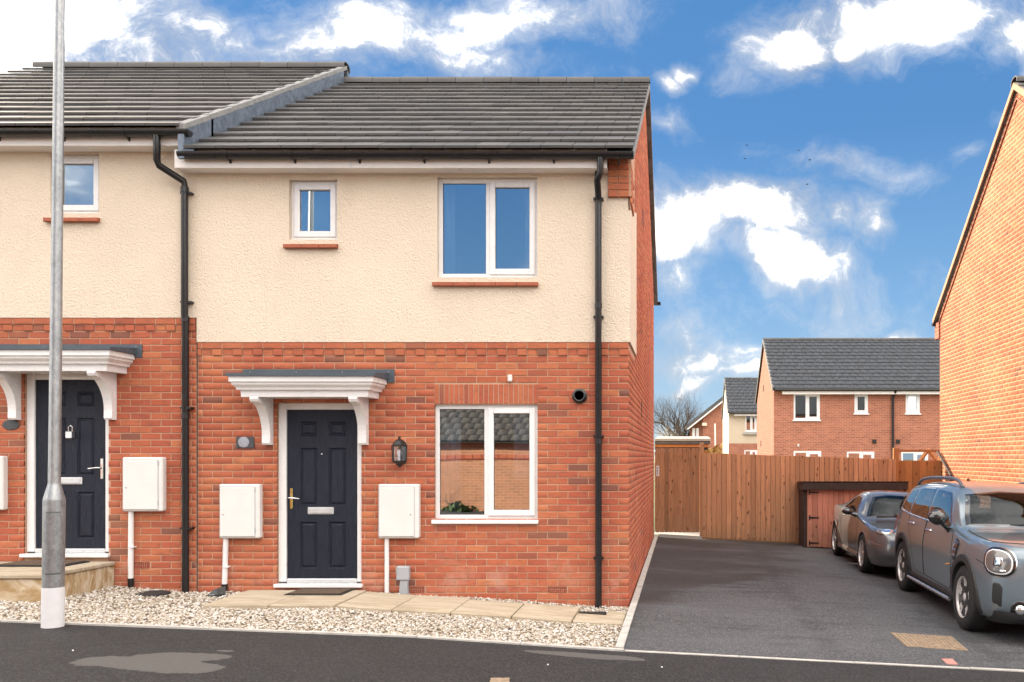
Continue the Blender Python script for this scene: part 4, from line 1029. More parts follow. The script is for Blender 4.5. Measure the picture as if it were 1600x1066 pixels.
def far_house(name, label, x0, x1, y0, depth, zb, ze, zr, wallmat, sidemat, split=None, lowmat=None, rows=13, holes=()):
    h = thing(name, (x0, y0, zb), label, 'house'); yr, yb = y0+depth/2, y0+depth
    mb = MB(); zt = ze
    for (a, b, c, d) in rects(x0, x1, split if split else zb, zt, holes): mb.quad((a, y0, c), (b, y0, c), (b, y0, d), (a, y0, d))
    mb.build('front_wall', M[wallmat], h)
    if split:
        mb = MB()
        for (a, b, c, d) in rects(x0, x1, zb, split, holes): mb.quad((a, y0-.01, c), (b, y0-.01, c), (b, y0-.01, d), (a, y0-.01, d))
        mb.build('plinth_wall', M[lowmat], h)
    sl = (zr-ze)/(depth/2+.25)
    for x in (x0, x1): MB().add([(x, y0, zb), (x, yb, zb), (x, yb, ze), (x, yr, zr-.08), (x, y0, ze)], [(0, 1, 2, 3, 4)]).build('gable_wall', M[sidemat], h)
    MB().quad((x0, yb, zb), (x1, yb, zb), (x1, yb, ze), (x0, yb, ze)).build('rear_wall', M[wallmat], h)
    MB().box(x0+.1, x1-.1, y0+.5, y0+.55, zb, ze).build('inner_wall', M['interior_dark'], h)
    rf = deck('roof', h, x0-.05, x1+.05, y0-.25, ze-.02, yr, zr-.04, yb+.25)
    roof_slope(rf, x0-.08, x1+.08, y0-.3, ze, yr, zr-.02, stuff=True, rows=rows, mat='tile_dark'); roof_slope(rf, x0-.08, x1+.08, yb+.3, ze, yr, zr-.02, stuff=True, rows=rows, mat='tile_dark')
    ridge(rf, x0-.08, x1+.08, yr, zr+.02)
    MB().box(x0+.35, x1-.1, y0-.27, y0-.245, ze-.22, ze-.06).build('fascia', M['fascia_white'], h)
    MB().tube([(x0+.0, y0-.33, ze-.03), (x1, y0-.33, ze-.03)], .065, 8).build('gutter', M['black_plastic'], h)
    MB().prism([(y0-.3, ze-.08), (yr, zr-.1), (yr, zr+.02), (y0-.3, ze+.03)], x0-.10, x0-.06, 'x').build('barge_board', M['verge_grey'], h)
    MB().prism([(yb+.3, ze-.08), (yr, zr-.1), (yr, zr+.02), (yb+.3, ze+.03)], x0-.10, x0-.06, 'x').build('barge_board', M['verge_grey'], h)
    return h
Y1 = 38.; s1 = lambda u: fx(u, Y1); t1 = lambda v: fz(v, Y1)
wins = [(s1(1240), s1(1281), t1(656), t1(615)), (s1(1335), s1(1356), t1(646), t1(615)), (s1(1415), s1(1437), t1(646), t1(615)), (s1(1240), s1(1283), t1(742), t1(705)), (s1(1323), s1(1366), -.3, t1(706)), (s1(1408), s1(1450), -.3, t1(706))]
hb = far_house('brick_house', 'long red brick house with grey roof beyond the timber fence', s1(1209), 15.5, Y1, 8.4, -.6, t1(609), fz(531, 42.2), 'brick_far', 'brick_far_pale', holes=wins, rows=14)
for i, w_ in enumerate(wins): far_window(hb, *w_, Y1, 1 if i in (1, 2) else 2)
MB().tube([(s1(1397), Y1-.3, t1(612)), (s1(1394.5), Y1-.08, t1(622)), (s1(1394.5), Y1-.08, -.5)], .055, 8).build('downpipe', M['black_plastic'], hb)
for u in (1366, 1403): MB().box(s1(u)-.085, s1(u)+.085, Y1-.05, Y1+.02, t1(690)-.085, t1(690)+.085).build('vent', M['black_plastic'], hb)
MB().cbox(s1(1246), s1(1248.5), Y1-.06, Y1, t1(698), t1(694), .01).build('sensor', M['upvc_box'], hb)
for (u, v) in ((1193, 607), (1189, 693)):
    yv = s1(1209)*F_/(u-U0); MB().box(s1(1209)-.02, s1(1209)+.01, yv-.12, yv+.12, fz(v, yv)-.15, fz(v, yv)+.15).build('wall_vent', M['interior_dark'], hb)
Y2 = 57.; s2 = lambda u: fx(u, Y2); t2 = lambda v: fz(v, Y2)
w2 = [(s2(1164.5), s2(1182), t2(674), t2(648)), (s2(1163), s2(1183), t2(730), t2(703.5))]
hc = far_house('rendered_house', 'cream rendered house with steep dark roof between the brick houses beyond the fence', s2(1138.5), s2(1200), Y2, 8.2, -.6, t2(645), fz(592, 61.2), 'render_pale', 'render_cream', t2(693), 'brick_far', holes=w2, rows=11)
for w_ in w2: far_window(hc, *w_, Y2, 2)
MB().box(s2(1161), s2(1184), Y2-.12, Y2, t2(679), t2(676)).build('sill', M['concrete'], hc)
MB().tube([(s2(1138)-.6, Y2+7.5, t2(655)), (s2(1138)-.55, Y2+7.3, -.5)], .06, 6).build('downpipe', M['upvc'], hc)
Y3 = 70.; s3 = lambda u: fx(u, Y3); t3 = lambda v: fz(v, Y3)
hd = thing('brick_house', (2, Y3, 0), 'small far red brick gable with a roof sloping down towards the bare tree', 'house')
ap = 1150; za = t3(610)
MB().add([(s3(1098), Y3, -.6), (s3(1200), Y3, -.6), (s3(1200), Y3, t3(655)), (s3(ap), Y3, za), (s3(1098), Y3, t3(654))], [(0, 1, 2, 3, 4)]).build('gable_wall', M['brick_far'], hd)
MB().quad((s3(1078), Y3+.6, -.6), (s3(1098), Y3+.1, -.6), (s3(1098), Y3+.1, t3(655)), (s3(1078), Y3+.6, t3(668))).quad((s3(1098), Y3, -.6), (s3(1098), Y3+9, -.6), (s3(1098), Y3+9, t3(655)), (s3(1098), Y3, t3(655))).build('side_wall', M['brick_far_pale'], hd)
MB().prism([(s3(1073), t3(671)), (s3(ap), za+.05), (s3(ap), za+.35), (s3(1073)-.1, t3(668)+.12)], Y3-.35, Y3+9, 'y').build('roof', M['roof_tile_island'], hd)
MB().prism([(s3(ap), za+.05), (s3(1215), t3(664)), (s3(1215), t3(660)), (s3(ap), za+.35)], Y3-.35, Y3+9, 'y').build('roof', M['roof_tile_island'], hd)
MB().prism([(s3(1074), t3(672.5)), (s3(ap), za-.12), (s3(ap), za+.02), (s3(1074), t3(670))], Y3-.38, Y3-.36, 'y').build('barge_board', M['fascia_white'], hd)
MB().box(s3(1097), s3(1104.5), Y3-.28, Y3, t3(665.5), t3(661)).build('eaves_box', M['render_cream'], hd)
for u in (1084, 1090): MB().box(s3(u)-.12, s3(u)+.12, Y3+.25, Y3+.35, t3(690), t3(669)).build('window', M['upvc'], hd)

# ---------------------------------------------------------------- across the street, behind the viewer: seen in the window panes
WY = -3.6
gw = thing('garden_wall', (-3, WY, .1), 'tall sunlit brick garden wall across the street with brick coping, mirrored in the front window', 'wall')
mb = MB(); mb.box(-16, 9, WY-.22, WY, -.6, 1.58); mb.build('wall_body', M['brick_across'], gw)
MB().box(-16, 9, WY-.26, WY+.03, 1.581, 1.60).build('tile_creasing', M['terracotta'], gw)
for i in range(110): MB().cbox(-16+i*.2273+.004, -16+(i+1)*.2273-.006, WY-.225, WY+.005, 1.601, 1.71, .006).build('coping_brick', M['brick'], gw)
GRG = thing('garage', (-6, -8, 0), 'low garage with grey tiled roof behind the wall across the street, mirrored in the window', 'garage')
MB().box(-12.5, -1.5, -11.5, -5.2, -.3, 2.05).build('wall', M['brick_across'], GRG)
rg = deck('roof', GRG, -12.6, -1.4, -4.9, 2.06, -8.35, 4.0, -11.8)
for (e, y) in ((-4.9, -8.35), (-11.8, -8.35)):
    V = []; rows = 10
roof_slope(rg, -12.6, -1.4, -11.8, 2.07, -8.35, 4.02, stuff=True, rows=11); 
def slope_back(roof, x0, x1, ye, ze, yr, zr, rows):
    V = []; Fq = []; u = Vector((0, yr-ye, zr-ze)); L = u.length; u.normalize(); nrm = Vector((0, u.z, -u.y)) if u.y < 0 else Vector((0, -u.z, u.y))
    if nrm.z < 0: nrm = -nrm
    g = L/rows
    for r in range(rows):
        x = x0-(.15 if r % 2 else 0)
        while x < x1:
            p, q = max(x, x0)+.002, min(x+.3, x1)-.002; x += .3
            if q-p < .03: continue
            o = len(V); b = Vector((0, ye, ze))+u*(g*r)
            for xx in (p, q):
                for s_, h in ((0, .03), (.004, .055), (g+.06, .03), (g+.06, .005)): V.append(tuple(b+u*s_+nrm*h+Vector((xx, 0, 0))))
            Fq += [(o, o+1, o+5, o+4), (o+1, o+2, o+6, o+5), (o, o+3, o+2, o+1), (o+4, o+5, o+6, o+7)]
    big_mesh('roof_tiles', np.array(V), np.array(Fq), M['tile_brown'], roof, kind='stuff')
slope_back(rg, -12.6, -1.4, -4.9, 2.07, -8.35, 4.02, 11)
OH = thing('brick_house', (-8, -17, 0), 'brick house across the street with white dormer windows, mirrored in the front window', 'house')
MB().box(-16, -3.2, -25, -16, -.3, 5.2).build('wall', M['brick_across'], OH)
ro = deck('roof', OH, -16.2, -3.0, -15.7, 5.2, -20.5, 8.6, -25.3); slope_back(ro, -16.2, -3.0, -15.7, 5.21, -20.5, 8.62, 16)
for x in (-14, -10.6, -7.2, -4.9):
    f = MB(); ring(f, x-.55, x+.55, -16.02, -15.93, 3.3, 4.6, .08); wn = f.build('window', M['upvc'], OH)
    MB().box(x-.05, x+.05, -16.015, -15.94, 3.35, 4.55).build('mullion', M['upvc'], wn); MB().box(x-.48, x+.48, -15.985, -15.98, 3.37, 4.53).build('pane', M['glass_far'], wn)
OH2 = thing('brick_house', (8, -18, -.3), 'brick house across the street beyond the end of the garden wall, behind the viewer', 'house')
MB().box(2.5, 15, -24, -15, -.8, 5.0).build('wall', M['brick_across'], OH2); ro = deck('roof', OH2, 2.3, 15.2, -14.7, 5.0, -19.5, 8.3, -24.3); slope_back(ro, 2.3, 15.2, -14.7, 5.01, -19.5, 8.32, 16)
for x in (4.5, 8.5, 12.5):
    f = MB(); ring(f, x-.6, x+.6, -15.02, -14.93, 3.0, 4.3, .08); wn = f.build('window', M['upvc'], OH2); MB().box(x-.53, x+.53, -14.985, -14.98, 3.07, 4.23).build('pane', M['glass_far'], wn)

# ---------------------------------------------------------------- fence, gate, store
FY = 17.72
fence = thing('fence', (2.8, FY, -.15), 'reddish featheredge board fence closing the end of the driveway', 'fence')
x = fx(1097, FY); i = 0; X2 = fx(1397, FY)
while x < X2:
    wd = .101; zt = fz(708+(12*(x-.38)/4.9), FY)+random.uniform(-.006, .006); zb = G(x)+.03
    j1, j2 = random.uniform(0, .008), random.uniform(.004, .009); ge = FY-.006
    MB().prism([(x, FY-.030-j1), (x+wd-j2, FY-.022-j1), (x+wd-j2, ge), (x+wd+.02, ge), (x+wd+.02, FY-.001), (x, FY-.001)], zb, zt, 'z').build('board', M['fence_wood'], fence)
    x += wd; i += 1
for zz in (.25, .9, 1.45): MB().box(fx(1097, FY), X2, FY+.0, FY+.05, zz-.05, zz+.04).build('rail', M['fence_wood'], fence)
MB().box(fx(1097, FY), X2, FY-.028, FY+.0, G(2)-.12, G(.4)+.028).build('gravel_board', M['gate_wood'], fence)
panel = thing('timber_fence', (4.9, FY+.05, -.3), 'brighter orange close board fence panel in the sun beside the right hand wall', 'fence')
x = fx(1404, FY); k = 0
while x < 5.38:
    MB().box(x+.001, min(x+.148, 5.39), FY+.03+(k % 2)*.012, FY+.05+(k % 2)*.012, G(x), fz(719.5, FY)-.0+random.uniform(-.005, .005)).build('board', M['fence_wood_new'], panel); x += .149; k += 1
MB().cbox(fx(1396, FY), fx(1404, FY), FY-.03, FY+.07, G(4.5), fz(700, FY), .008).build('post', M['fence_wood_new'], panel)
gate = thing('gate', (-.1, FY, 0), 'dark brown boarded side gate against the house wall with a small white sign', 'gate')
x = -.555; gxs = fx(1092.5, FY)
while x < gxs-.03:
    wd = random.choice((.088, .092, .098)); b = min(x+wd, gxs)
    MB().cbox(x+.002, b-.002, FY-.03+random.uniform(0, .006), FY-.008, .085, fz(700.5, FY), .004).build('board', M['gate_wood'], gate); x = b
for zz in (.35, 1.0, 1.6): MB().box(-.55, gxs, FY-.006, FY+.04, zz-.05, zz+.05).build('rail', M['gate_wood'], gate)
MB().cbox(fx(1025.5, FY), fx(1030, FY), FY-.037, FY-.031, fz(744, FY), fz(728, FY), .001).build('sign', M['paint_white'], gate)
for j in range(6): MB().box(fx(1026.4, FY), fx(1029.0 if j % 2 else 1028.3, FY), FY-.0385, FY-.0372, fz(742-j*2.2, FY), fz(741-j*2.2, FY)).build('sign_print', M['interior_dark'], gate)
post = MB().cbox(fx(1093.4, FY), fx(1097.6, FY)+.03, FY-.02, FY+.08, 0, fz(692, FY), .006).build('gate_post', M['fence_wood'])
tag(post, 'slim timber post between the gate and the fence', 'post')
# flat roofed garden store behind the gate
gs = thing('garden_shed', (-.1, 19.6, 0), 'flat roofed garden shed with grey felt edge showing above the gate', 'shed')
sy = 19.4; sx0, sx1 = -.62, fx(1110, sy)
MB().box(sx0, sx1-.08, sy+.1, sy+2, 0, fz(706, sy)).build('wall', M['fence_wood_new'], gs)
MB().box(sx0, sx1-.04, sy+.04, sy+.09, fz(699, sy), fz(694.5, sy)).build('beam', M['fence_wood_new'], gs); MB().box(sx0, sx1-.05, sy+.05, sy+.09, fz(703, sy), fz(699, sy)).build('shadow_strip', M['interior_dark'], gs)  # solid dark strip painting the shade under the beam
MB().cbox(sx0, sx1, sy, sy+2.2, fz(694, sy), fz(689, sy), .01).build('felt_edge', M['felt_dark'], gs)
MB().prism([(sy-.02, fz(689, sy)), (sy+2.2, fz(689, sy)), (sy+2.2, fz(684, sy)+.08), (sy-.02, fz(685.5, sy))], sx0, sx1+.01, 'x').build('roof', M['felt'], gs)
# timber frame beyond the bright panel
tf = thing('climbing_frame', (5.0, 18.9, -.3), 'orange timber play frame with slanted struts behind the fence corner', 'frame')
ty = 18.9; tx = lambda u: fx(u, ty); tz = lambda v: fz(v, ty)
MB().cbox(tx(1396), tx(1401), ty-.04, ty+.04, -.3, tz(703), .006).build('post', M['fence_wood_new'], tf); MB().cbox(tx(1396), tx(1471), ty-.05, ty+.05, tz(706.5), tz(703), .006).build('rail', M['fence_wood_new'], tf)
MB().cbox(tx(1467), tx(1471), ty-.04, ty+.04, -.3, tz(702.9), .006).build('post', M['fence_wood_new'], tf)
for (a, b, c, d) in ((1442, 722, 1457, 702), (1471, 722, 1456, 702)): MB().tube([(tx(a), ty+.3, tz(b)), (tx(c), ty+.3, tz(d))], .045, 4).build('strut', M['fence_wood_new'], tf)
lp = MB().tube([(RX-.06, 18.05, fz(706, 18.05)), (RX-.05, 17.2, fz(743, 17.2)), (RX-.05, 16.9, -.2)], .03, 6).build('leaning_batten', M['dark_stain']); tag(lp, 'thin dark timber batten leaning on the foot of the sunny brick wall', 'batten')
# low store in front of the fence
st = thing('storage_shed', (3.2, 17.0, -.2), 'low pinkish boarded store with dark roof edge and black strap hinges', 'shed')
SY = 17.0; ax, bx = fx(1261, SY), fx(1412, SY); zt = fz(765, SY)
x = ax; 
while x < bx:
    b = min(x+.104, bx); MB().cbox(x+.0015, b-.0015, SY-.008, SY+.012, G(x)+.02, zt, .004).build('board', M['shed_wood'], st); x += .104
MB().cbox(ax-.075, ax-.002, SY-.02, SY+.62, G(ax)-.02, zt, .005).build('corner_post', M['dark_stain'], st); MB().box(bx, bx+.05, SY-.0, SY+.62, G(bx), zt).build('side', M['dark_stain'], st)
MB().box(ax, bx, SY+.1, SY+.62, G(ax)-.1, zt-.01).build('body', M['dark_stain'], st)
za_, zb_ = fz(752.5, SY-.1), fz(765.5, SY-.1)
MB().cbox(ax-.10, bx+.06, SY-.12, SY-.095, zb_, za_, .004).build('roof_edge', M['dark_stain'], st)
MB().prism([(SY-.12, za_-.02), (SY+.66, za_-.05), (SY+.66, za_-.025), (SY-.12, za_+.003)], ax-.12, bx+.08, 'x').build('roof', M['dark_stain'], st)
MB().prism([(SY-.095, zb_), (SY+.66, zb_-.02), (SY+.66, za_-.055), (SY-.095, za_-.025)], ax-.10, ax-.076, 'x').build('roof_edge', M['dark_stain'], st)
for v in (769.5, 809, 848.5):
    zc = fz(v, SY); MB().prism([(ax+.035, zc-.05), (ax+.06, zc-.05), (ax+.06, zc-.018), (ax+.24, zc-.009), (ax+.24, zc+.009), (ax+.06, zc+.018), (ax+.06, zc+.05), (ax+.035, zc+.05)], SY-.016, SY-.0085, 'y').build('strap_hinge', M['iron_black'], st)

# ---------------------------------------------------------------- lamp post
LX, LY = fx(82.5, 7.13), 7.13; gl = G(LX)
lamp = thing('street_lamp', (LX, LY, gl), 'galvanised grey steel lamp post with white painted foot on the pavement', 'lamp post')
MB().lathe([(.081, .0), (.081, .33)], (LX, LY, gl), 'z', 32).build('painted_foot', M['paint_white'], lamp, 40)
pts = [(.079, .33), (.079, 1.05), (.078, 1.06), (.074, 1.075), (.050, 1.17), (.047, 1.18), (.045, 1.2), (.038, 4.6), (.034, 6.2)]
MB().lathe(pts, (LX, LY, gl), 'z', 32).build('column', M['galvanised'], lamp, 40)
dr = MB(); n = 10
def cyl(t, z, r=.0825): return (LX+r*math.sin(t), LY-r*math.cos(t), gl+z)
for ex, (t0, t1, z0, z1, r) in enumerate(((-.12, 1.25, .44, .96, .0800), (-.09, 1.22, .452, .948, .0835))):
    g = [[cyl(t0+(t1-t0)*i/n, z0+(z1-z0)*j/6, r) for i in range(n+1)] for j in range(7)]
    for j in range(6):
        for i in range(n): dr.quad(g[j][i], g[j][i+1], g[j+1][i+1], g[j+1][i], 1-ex)
dr.build('access_door', [M['galvanised'], M['felt_dark']], lamp, 30)
MB().tube([(LX, LY, gl+6.15), (LX, LY, gl+6.3), (LX, LY-.25, gl+6.36)], .028, 8).build('arm', M['galvanised'], lamp, 60); MB().cbox(LX-.11, LX+.11, LY-.75, LY-.22, gl+6.33, gl+6.41, .02).build('lantern_head', M['grey_plastic'], lamp)
lamp.rotation_euler = (0, .011, 0)
# ---------------------------------------------------------------- stone step, mats, covers
stp = thing('stone_step', (-6.9, 8.95, .2), 'raised sandstone doorstep in front of the left hand door', 'step')
x1s, y0s = -6.28, 8.42
MB().box(-7.7, x1s-.02, y0s+.02, Y0-.003, .05, .435).build('core', M['mortar_pale'], stp)
for a, b in ((-7.72, -7.0), (-6.99, x1s)): MB().cbox(a, b-.005, y0s, y0s+.045, .1, .437, .008).build('riser', M['step_stone'], stp)
for a, b in ((y0s+.05, 8.86), (8.87, Y0-.012)): MB().cbox(x1s-.045, x1s, a, b, .1, .437, .008).build('riser', M['step_stone'], stp)
for a, b in ((-7.75, -7.02), (-7.01, x1s+.02)):
    MB().cbox(a, b-.004, y0s-.02, 8.96, .440, .482, .008).build('tread', M['sandstone'], stp); MB().cbox(a, b-.004, 8.968, Y0-.02, .440, .481, .008).build('tread', M['sandstone'], stp)
def mat_(x0, x1, y0, y1, z, tilt, label):
    mb = MB(); mb.cbox(x0, x1, y0, y1, z, z+.012, .004); m = mb.build('doormat', M['rubber'])
    tag(m, label, 'doormat'); p = MB().cbox(x0+.03, x1-.03, y0+.03, y1-.03, z+.0125, z+.02, .003).build('pile', M['coir'], m)
mat_(fx(452, 9.1), fx(541, 9.1), 8.97, 9.36, .186, 0, 'brown doormat on the flags before the right hand door')
mat_(-7.25, -6.5, 9.0, 9.42, .484, 0, 'brown doormat on the raised stone doorstep')
def cover(name, label, cat, pts, mat, h, ribs=0, z=None):
    """flat plate on the ground: four ground points"""
    zz = lambda q: (G(q[0]) if z is None else z)+.005
    lo = [(p[0], p[1], zz(p)-.03) for p in pts]; hi = [(p[0], p[1], zz(p)+h) for p in pts]
    o = MB().add(lo+hi, [(0,3,2,1),(4,5,6,7),(0,1,5,4),(1,2,6,5),(2,3,7,6),(3,0,4,7)]).build(name, M[mat]); tag(o, label, cat)
    for i in range(ribs):
        a, b = (i+.2)/ribs, (i+.75)/ribs; L = lambda p, q, t: (p[0]+(q[0]-p[0])*t, p[1]+(q[1]-p[1])*t)
        q = [L(pts[0], pts[1], a), L(pts[0], pts[1], b), L(pts[3], pts[2], b), L(pts[3], pts[2], a)]
        q = [L(q[0], q[3], .06), L(q[1], q[2], .06), L(q[1], q[2], .94), L(q[0], q[3], .94)]
        MB().add([(p[0], p[1], zz(p)+h-.001) for p in q]+[(p[0], p[1], zz(p)+h+.004) for p in q], [(4,5,6,7),(0,1,5,4),(1,2,6,5),(2,3,7,6),(3,0,4,7)]).build('rib', M[mat], o)
    return o
def gp(u, v):
    Y = 8.
    for _ in range(20): Y = F_*(CH-G(fx(u, Y)))/(v-V0)
    return (fx(u, Y), Y)
c1 = [gp(1416, 1011), gp(1513, 1018), gp(1487, 996), gp(1391, 990)]
cover('manhole_cover', 'long rusty ribbed inspection cover set in the driveway', 'cover', c1, 'rust_iron', .006, 15)
cover('stop_valve_cover', 'small pink cover beside the line at the driveway mouth', 'cover', [gp(1480, 1039), gp(1497, 1040), gp(1488, 1031), gp(1471, 1031)], 'pink_cover', .005)
cover('stop_valve_cover', 'small rusty cover in the pavement at the bottom edge', 'cover', [gp(764, 1072), gp(796, 1072), gp(796, 1061), gp(767, 1061)], 'rust_iron', .004)
cover('drain_cover', 'dark slotted drain cover set in the flags below the right downpipe', 'drain cover', [(-1.085, 8.89), (-.80, 8.89), (-.80, 9.06), (-1.085, 9.06)], 'rubber', .010, 9, z=-.012)
dc = MB().lathe([(0, .022), (.15, .022), (.17, .014), (.17, -.02)], (fx(238, 9.2), 9.2, HG(fx(238, 9.2), 9.2)), 'z', 24).build('drain_cover', M['rubber']); tag(dc, 'round black drain lid in the gravel left of the left downpipe', 'drain cover')
dw = MB().prism([(fx(325, 9.3), HG(-5.2, 9.3)-.02), (fx(345, 9.3), HG(-5.1, 9.3)-.02), (fx(345, 9.3), fz(918, 9.3)), (fx(341, 9.3), fz(919, 9.3))], 9.22, 9.40, 'y').build('drain_hood', M['felt_dark']); tag(dw, 'small dark wedge shaped drain hood beside the meter pipe', 'drain')
ca = MB().tube([(fx(322, 9.1), 9.1, HG(-5.3, 9.1)+.012), (fx(335, 9.1), 9.12, HG(-5.2, 9.1)+.016), (fx(352, 9.2), 9.2, HG(-5.0, 9.2)+.02)], .014, 6).build('cable', M['rubber']); tag(ca, 'short black hose lying on the gravel beside the path', 'hose')
# ---------------------------------------------------------------- trees and shrubs beyond the fence
def branch(mb, p, d, L, r, lvl, maxl, spread, rnd):
    n = 3; pts = [p]; rr = [r]; q = p.copy(); dd = d.copy()
    for i in range(n):
        dd = (dd+Vector((rnd.gauss(0, .13), rnd.gauss(0, .13), rnd.gauss(.03, .08)))).normalized(); q = q+dd*L/n; pts.append(q.copy()); rr.append(r*(1-.42*(i+1)/n))
    mb.tube(pts, rr, 6 if lvl < 2 else (4 if lvl < 4 else 3), False)
    if lvl >= maxl: return
    k = rnd.choice((2, 3, 3)) if lvl < maxl-1 else 4
    for i in range(k):
        az = rnd.uniform(0, 6.28); t = spread*rnd.uniform(.55, 1.25); e = dd.orthogonal().normalized(); e.rotate(Matrix.Rotation(az, 3, dd))
        nd = (dd*math.cos(t)+e*math.sin(t)).normalized()
        st_ = pts[-1] if i < 2 else pts[rnd.choice((1, 2))]
        branch(mb, st_.copy(), nd, L*rnd.uniform(.66, .86), rr[-1]*rnd.uniform(.62, .85), lvl+1, maxl, spread, rnd)
def tree(name, label, base, h, lvl, seed, mat_t, mat_c, ivy=None, L0=.28, spread=.5, r0=.03, stems=5):
    rnd = random.Random(seed); t = thing(name, base, label, 'tree' if 'tree' in name else 'shrub'); b = Vector(base)
    tk = MB(); top = b+Vector((rnd.uniform(-.3, .3), 0, h*.30)); tk.tube([b, b+(top-b)*.5, top], [h*r0*1.4, h*r0*1.1, h*r0*.95], 8, False); tk.build('trunk', M[mat_t], t, 60)
    cr = MB()
    for i in range(stems):
        az = 2*math.pi*i/stems+rnd.uniform(-.4, .4); tl = rnd.uniform(.1, 1.25); d = Vector((math.cos(az)*math.sin(tl), math.sin(az)*math.sin(tl), math.cos(tl)))
        branch(cr, top-Vector((0, 0, h*.1*rnd.random())), d, h*L0, h*r0*.55, 0, lvl, spread, rnd)
    cr.build('crown', M[mat_c], t)
    if ivy:
        V = []; Fq = []; c = b+Vector(ivy[0])
        for i in range(ivy[4]):
            a, e, rr = rnd.uniform(0, 6.28), rnd.gauss(0, .5), abs(rnd.gauss(.6, .35)); q = c+Vector((ivy[1]*rr*math.cos(a), ivy[1]*rr*math.sin(a), ivy[2]*e)); s = rnd.uniform(.06, .16)
            u = Vector((rnd.gauss(0, 1), rnd.gauss(0, 1), rnd.gauss(0, 1))).normalized(); v = u.orthogonal().normalized(); o = len(V)
            V += [tuple(q+u*s), tuple(q+v*s*.7), tuple(q-u*s), tuple(q-v*s*.7)]; Fq.append((o, o+1, o+2, o+3))
        big_mesh('ivy' if ivy[3] == 'ivy' else 'foliage', np.array(V), np.array(Fq), M[ivy[3]], t, kind='stuff')
    return t
TY = 78.
tree('bare_tree', 'bare spreading winter tree with ivy on its trunk, far behind the gate', (fx(1071, TY), TY, -.4), 9.0, 6, 21, 'bark', 'twig', ((-.2, -.3, 2.9), .9, 1.0, 'ivy', 1500), .205, .60, .042, 14)
tree('bare_shrub', 'pale leafless shrub left of the bare tree trunk', (fx(1038, 74), 74., -.4), 5.4, 5, 5, 'twig_pale', 'twig_pale', None, .22, .55, .02, 8)
tree('bare_shrub', 'second pale leafless shrub beside the house wall, far behind the gate', (fx(1022, 70), 70., -.4), 5.4, 5, 9, 'twig_pale', 'twig_pale', None, .22, .55, .02, 8)
tree('garden_shrub', 'dry golden shrub right of the flat shed roof', (fx(1112, 20.3), 20.3, 0), 1.85, 3, 3, 'twig', 'twig', ((0, 0, 1.65), .22, .22, 'dry_leaf', 160), .2, .5, .02, 5)
tree('wall_shrub', 'small leafy shrub at the foot of the garden wall across the street', (-5.9, -3.2, .15), .9, 3, 4, 'twig', 'twig', ((0, 0, .12), .35, .10, 'ivy', 150), .30, .6, .012, 6)
for i, (u, v) in enumerate(((1167, 227), (1164, 248), (1248, 235), (1265, 250), (1261, 288))):
    Yb = 150.; c = Vector((fx(u, Yb), Yb, fz(v, Yb))); w = .30; a = i*.7
    e = Vector((math.cos(a), math.sin(a), .15*math.sin(i))); f = Vector((-math.sin(a), math.cos(a), 0))
    vs = [c+f*.26, c-f*.22+Vector((0, 0, -.02)), c+e*w*.5+Vector((0, 0, .10)), c-e*w*.5+Vector((0, 0, .10)), c+e*w-f*.1, c-e*w-f*.1, c+Vector((0, 0, .06)), c-Vector((0, 0, .07))]
    b = MB().add(vs, [(0, 6, 2), (6, 1, 2), (0, 2, 7), (2, 1, 7), (0, 3, 6), (6, 3, 1), (0, 7, 3), (3, 7, 1), (2, 4, 0), (2, 1, 4), (3, 0, 5), (3, 5, 1)]).build('bird', M['interior_dark'])
    tag(b, 'tiny dark bird high in the blue sky', 'bird', 'birds high in the sky')
# loose white chips on the tarmac
for i, (u, v) in enumerate(((114, 1018), (856, 1040), (1034, 1044))):
    x, y = gp(u, v); s = .007
    o = MB().cbox(x-s, x+s*random.uniform(.8, 1.6), y-s*.7, y+s*.7, G(x)+.001, G(x)+.013, .004).build('stone_chip', M['paint_white']); tag(o, 'white stone chip lying loose on the dark pavement', 'stone', 'white chips on the pavement')
# ---------------------------------------------------------------- cars
def pchip(x, y, xi):
    x, y, xi = map(lambda q: np.asarray(q, float), (x, y, xi)); h = np.diff(x); d = np.diff(y)/h; m = np.zeros(len(x))
    for i in range(1, len(x)-1):
        if d[i-1]*d[i] > 0:
            a, b = 2*h[i]+h[i-1], h[i]+2*h[i-1]; m[i] = (a+b)/(a/d[i-1]+b/d[i])
    m[0], m[-1] = d[0], d[-1]
    k = np.clip(np.searchsorted(x, xi)-1, 0, len(h)-1); t = (xi-x[k])/h[k]
    return (1+2*t)*(1-t)**2*y[k]+t*(1-t)**2*h[k]*m[k]+t*t*(3-2*t)*y[k+1]+t*t*(t-1)*h[k]*m[k+1]
def stations(raw):
    """raw row: Y, zb, ws, wm1, wm, (wsh,zsh), (w6,z6), (w7,z7), (w8,z8), zt, zm1, zm"""
    rows = []
    for (Y, zb, ws, wm1, wm, sh, g1, r, r2, zt, zm1, zm) in raw:
        rows.append((Y, [(0, zb), (ws*.55, zb), (ws*.9, zb+.004), (ws, zb+.07), (wm1, zm1), (wm, zm), sh, g1, r, r2, (r2[0]*.5, zt-.003), (0, zt)]))
    return rows
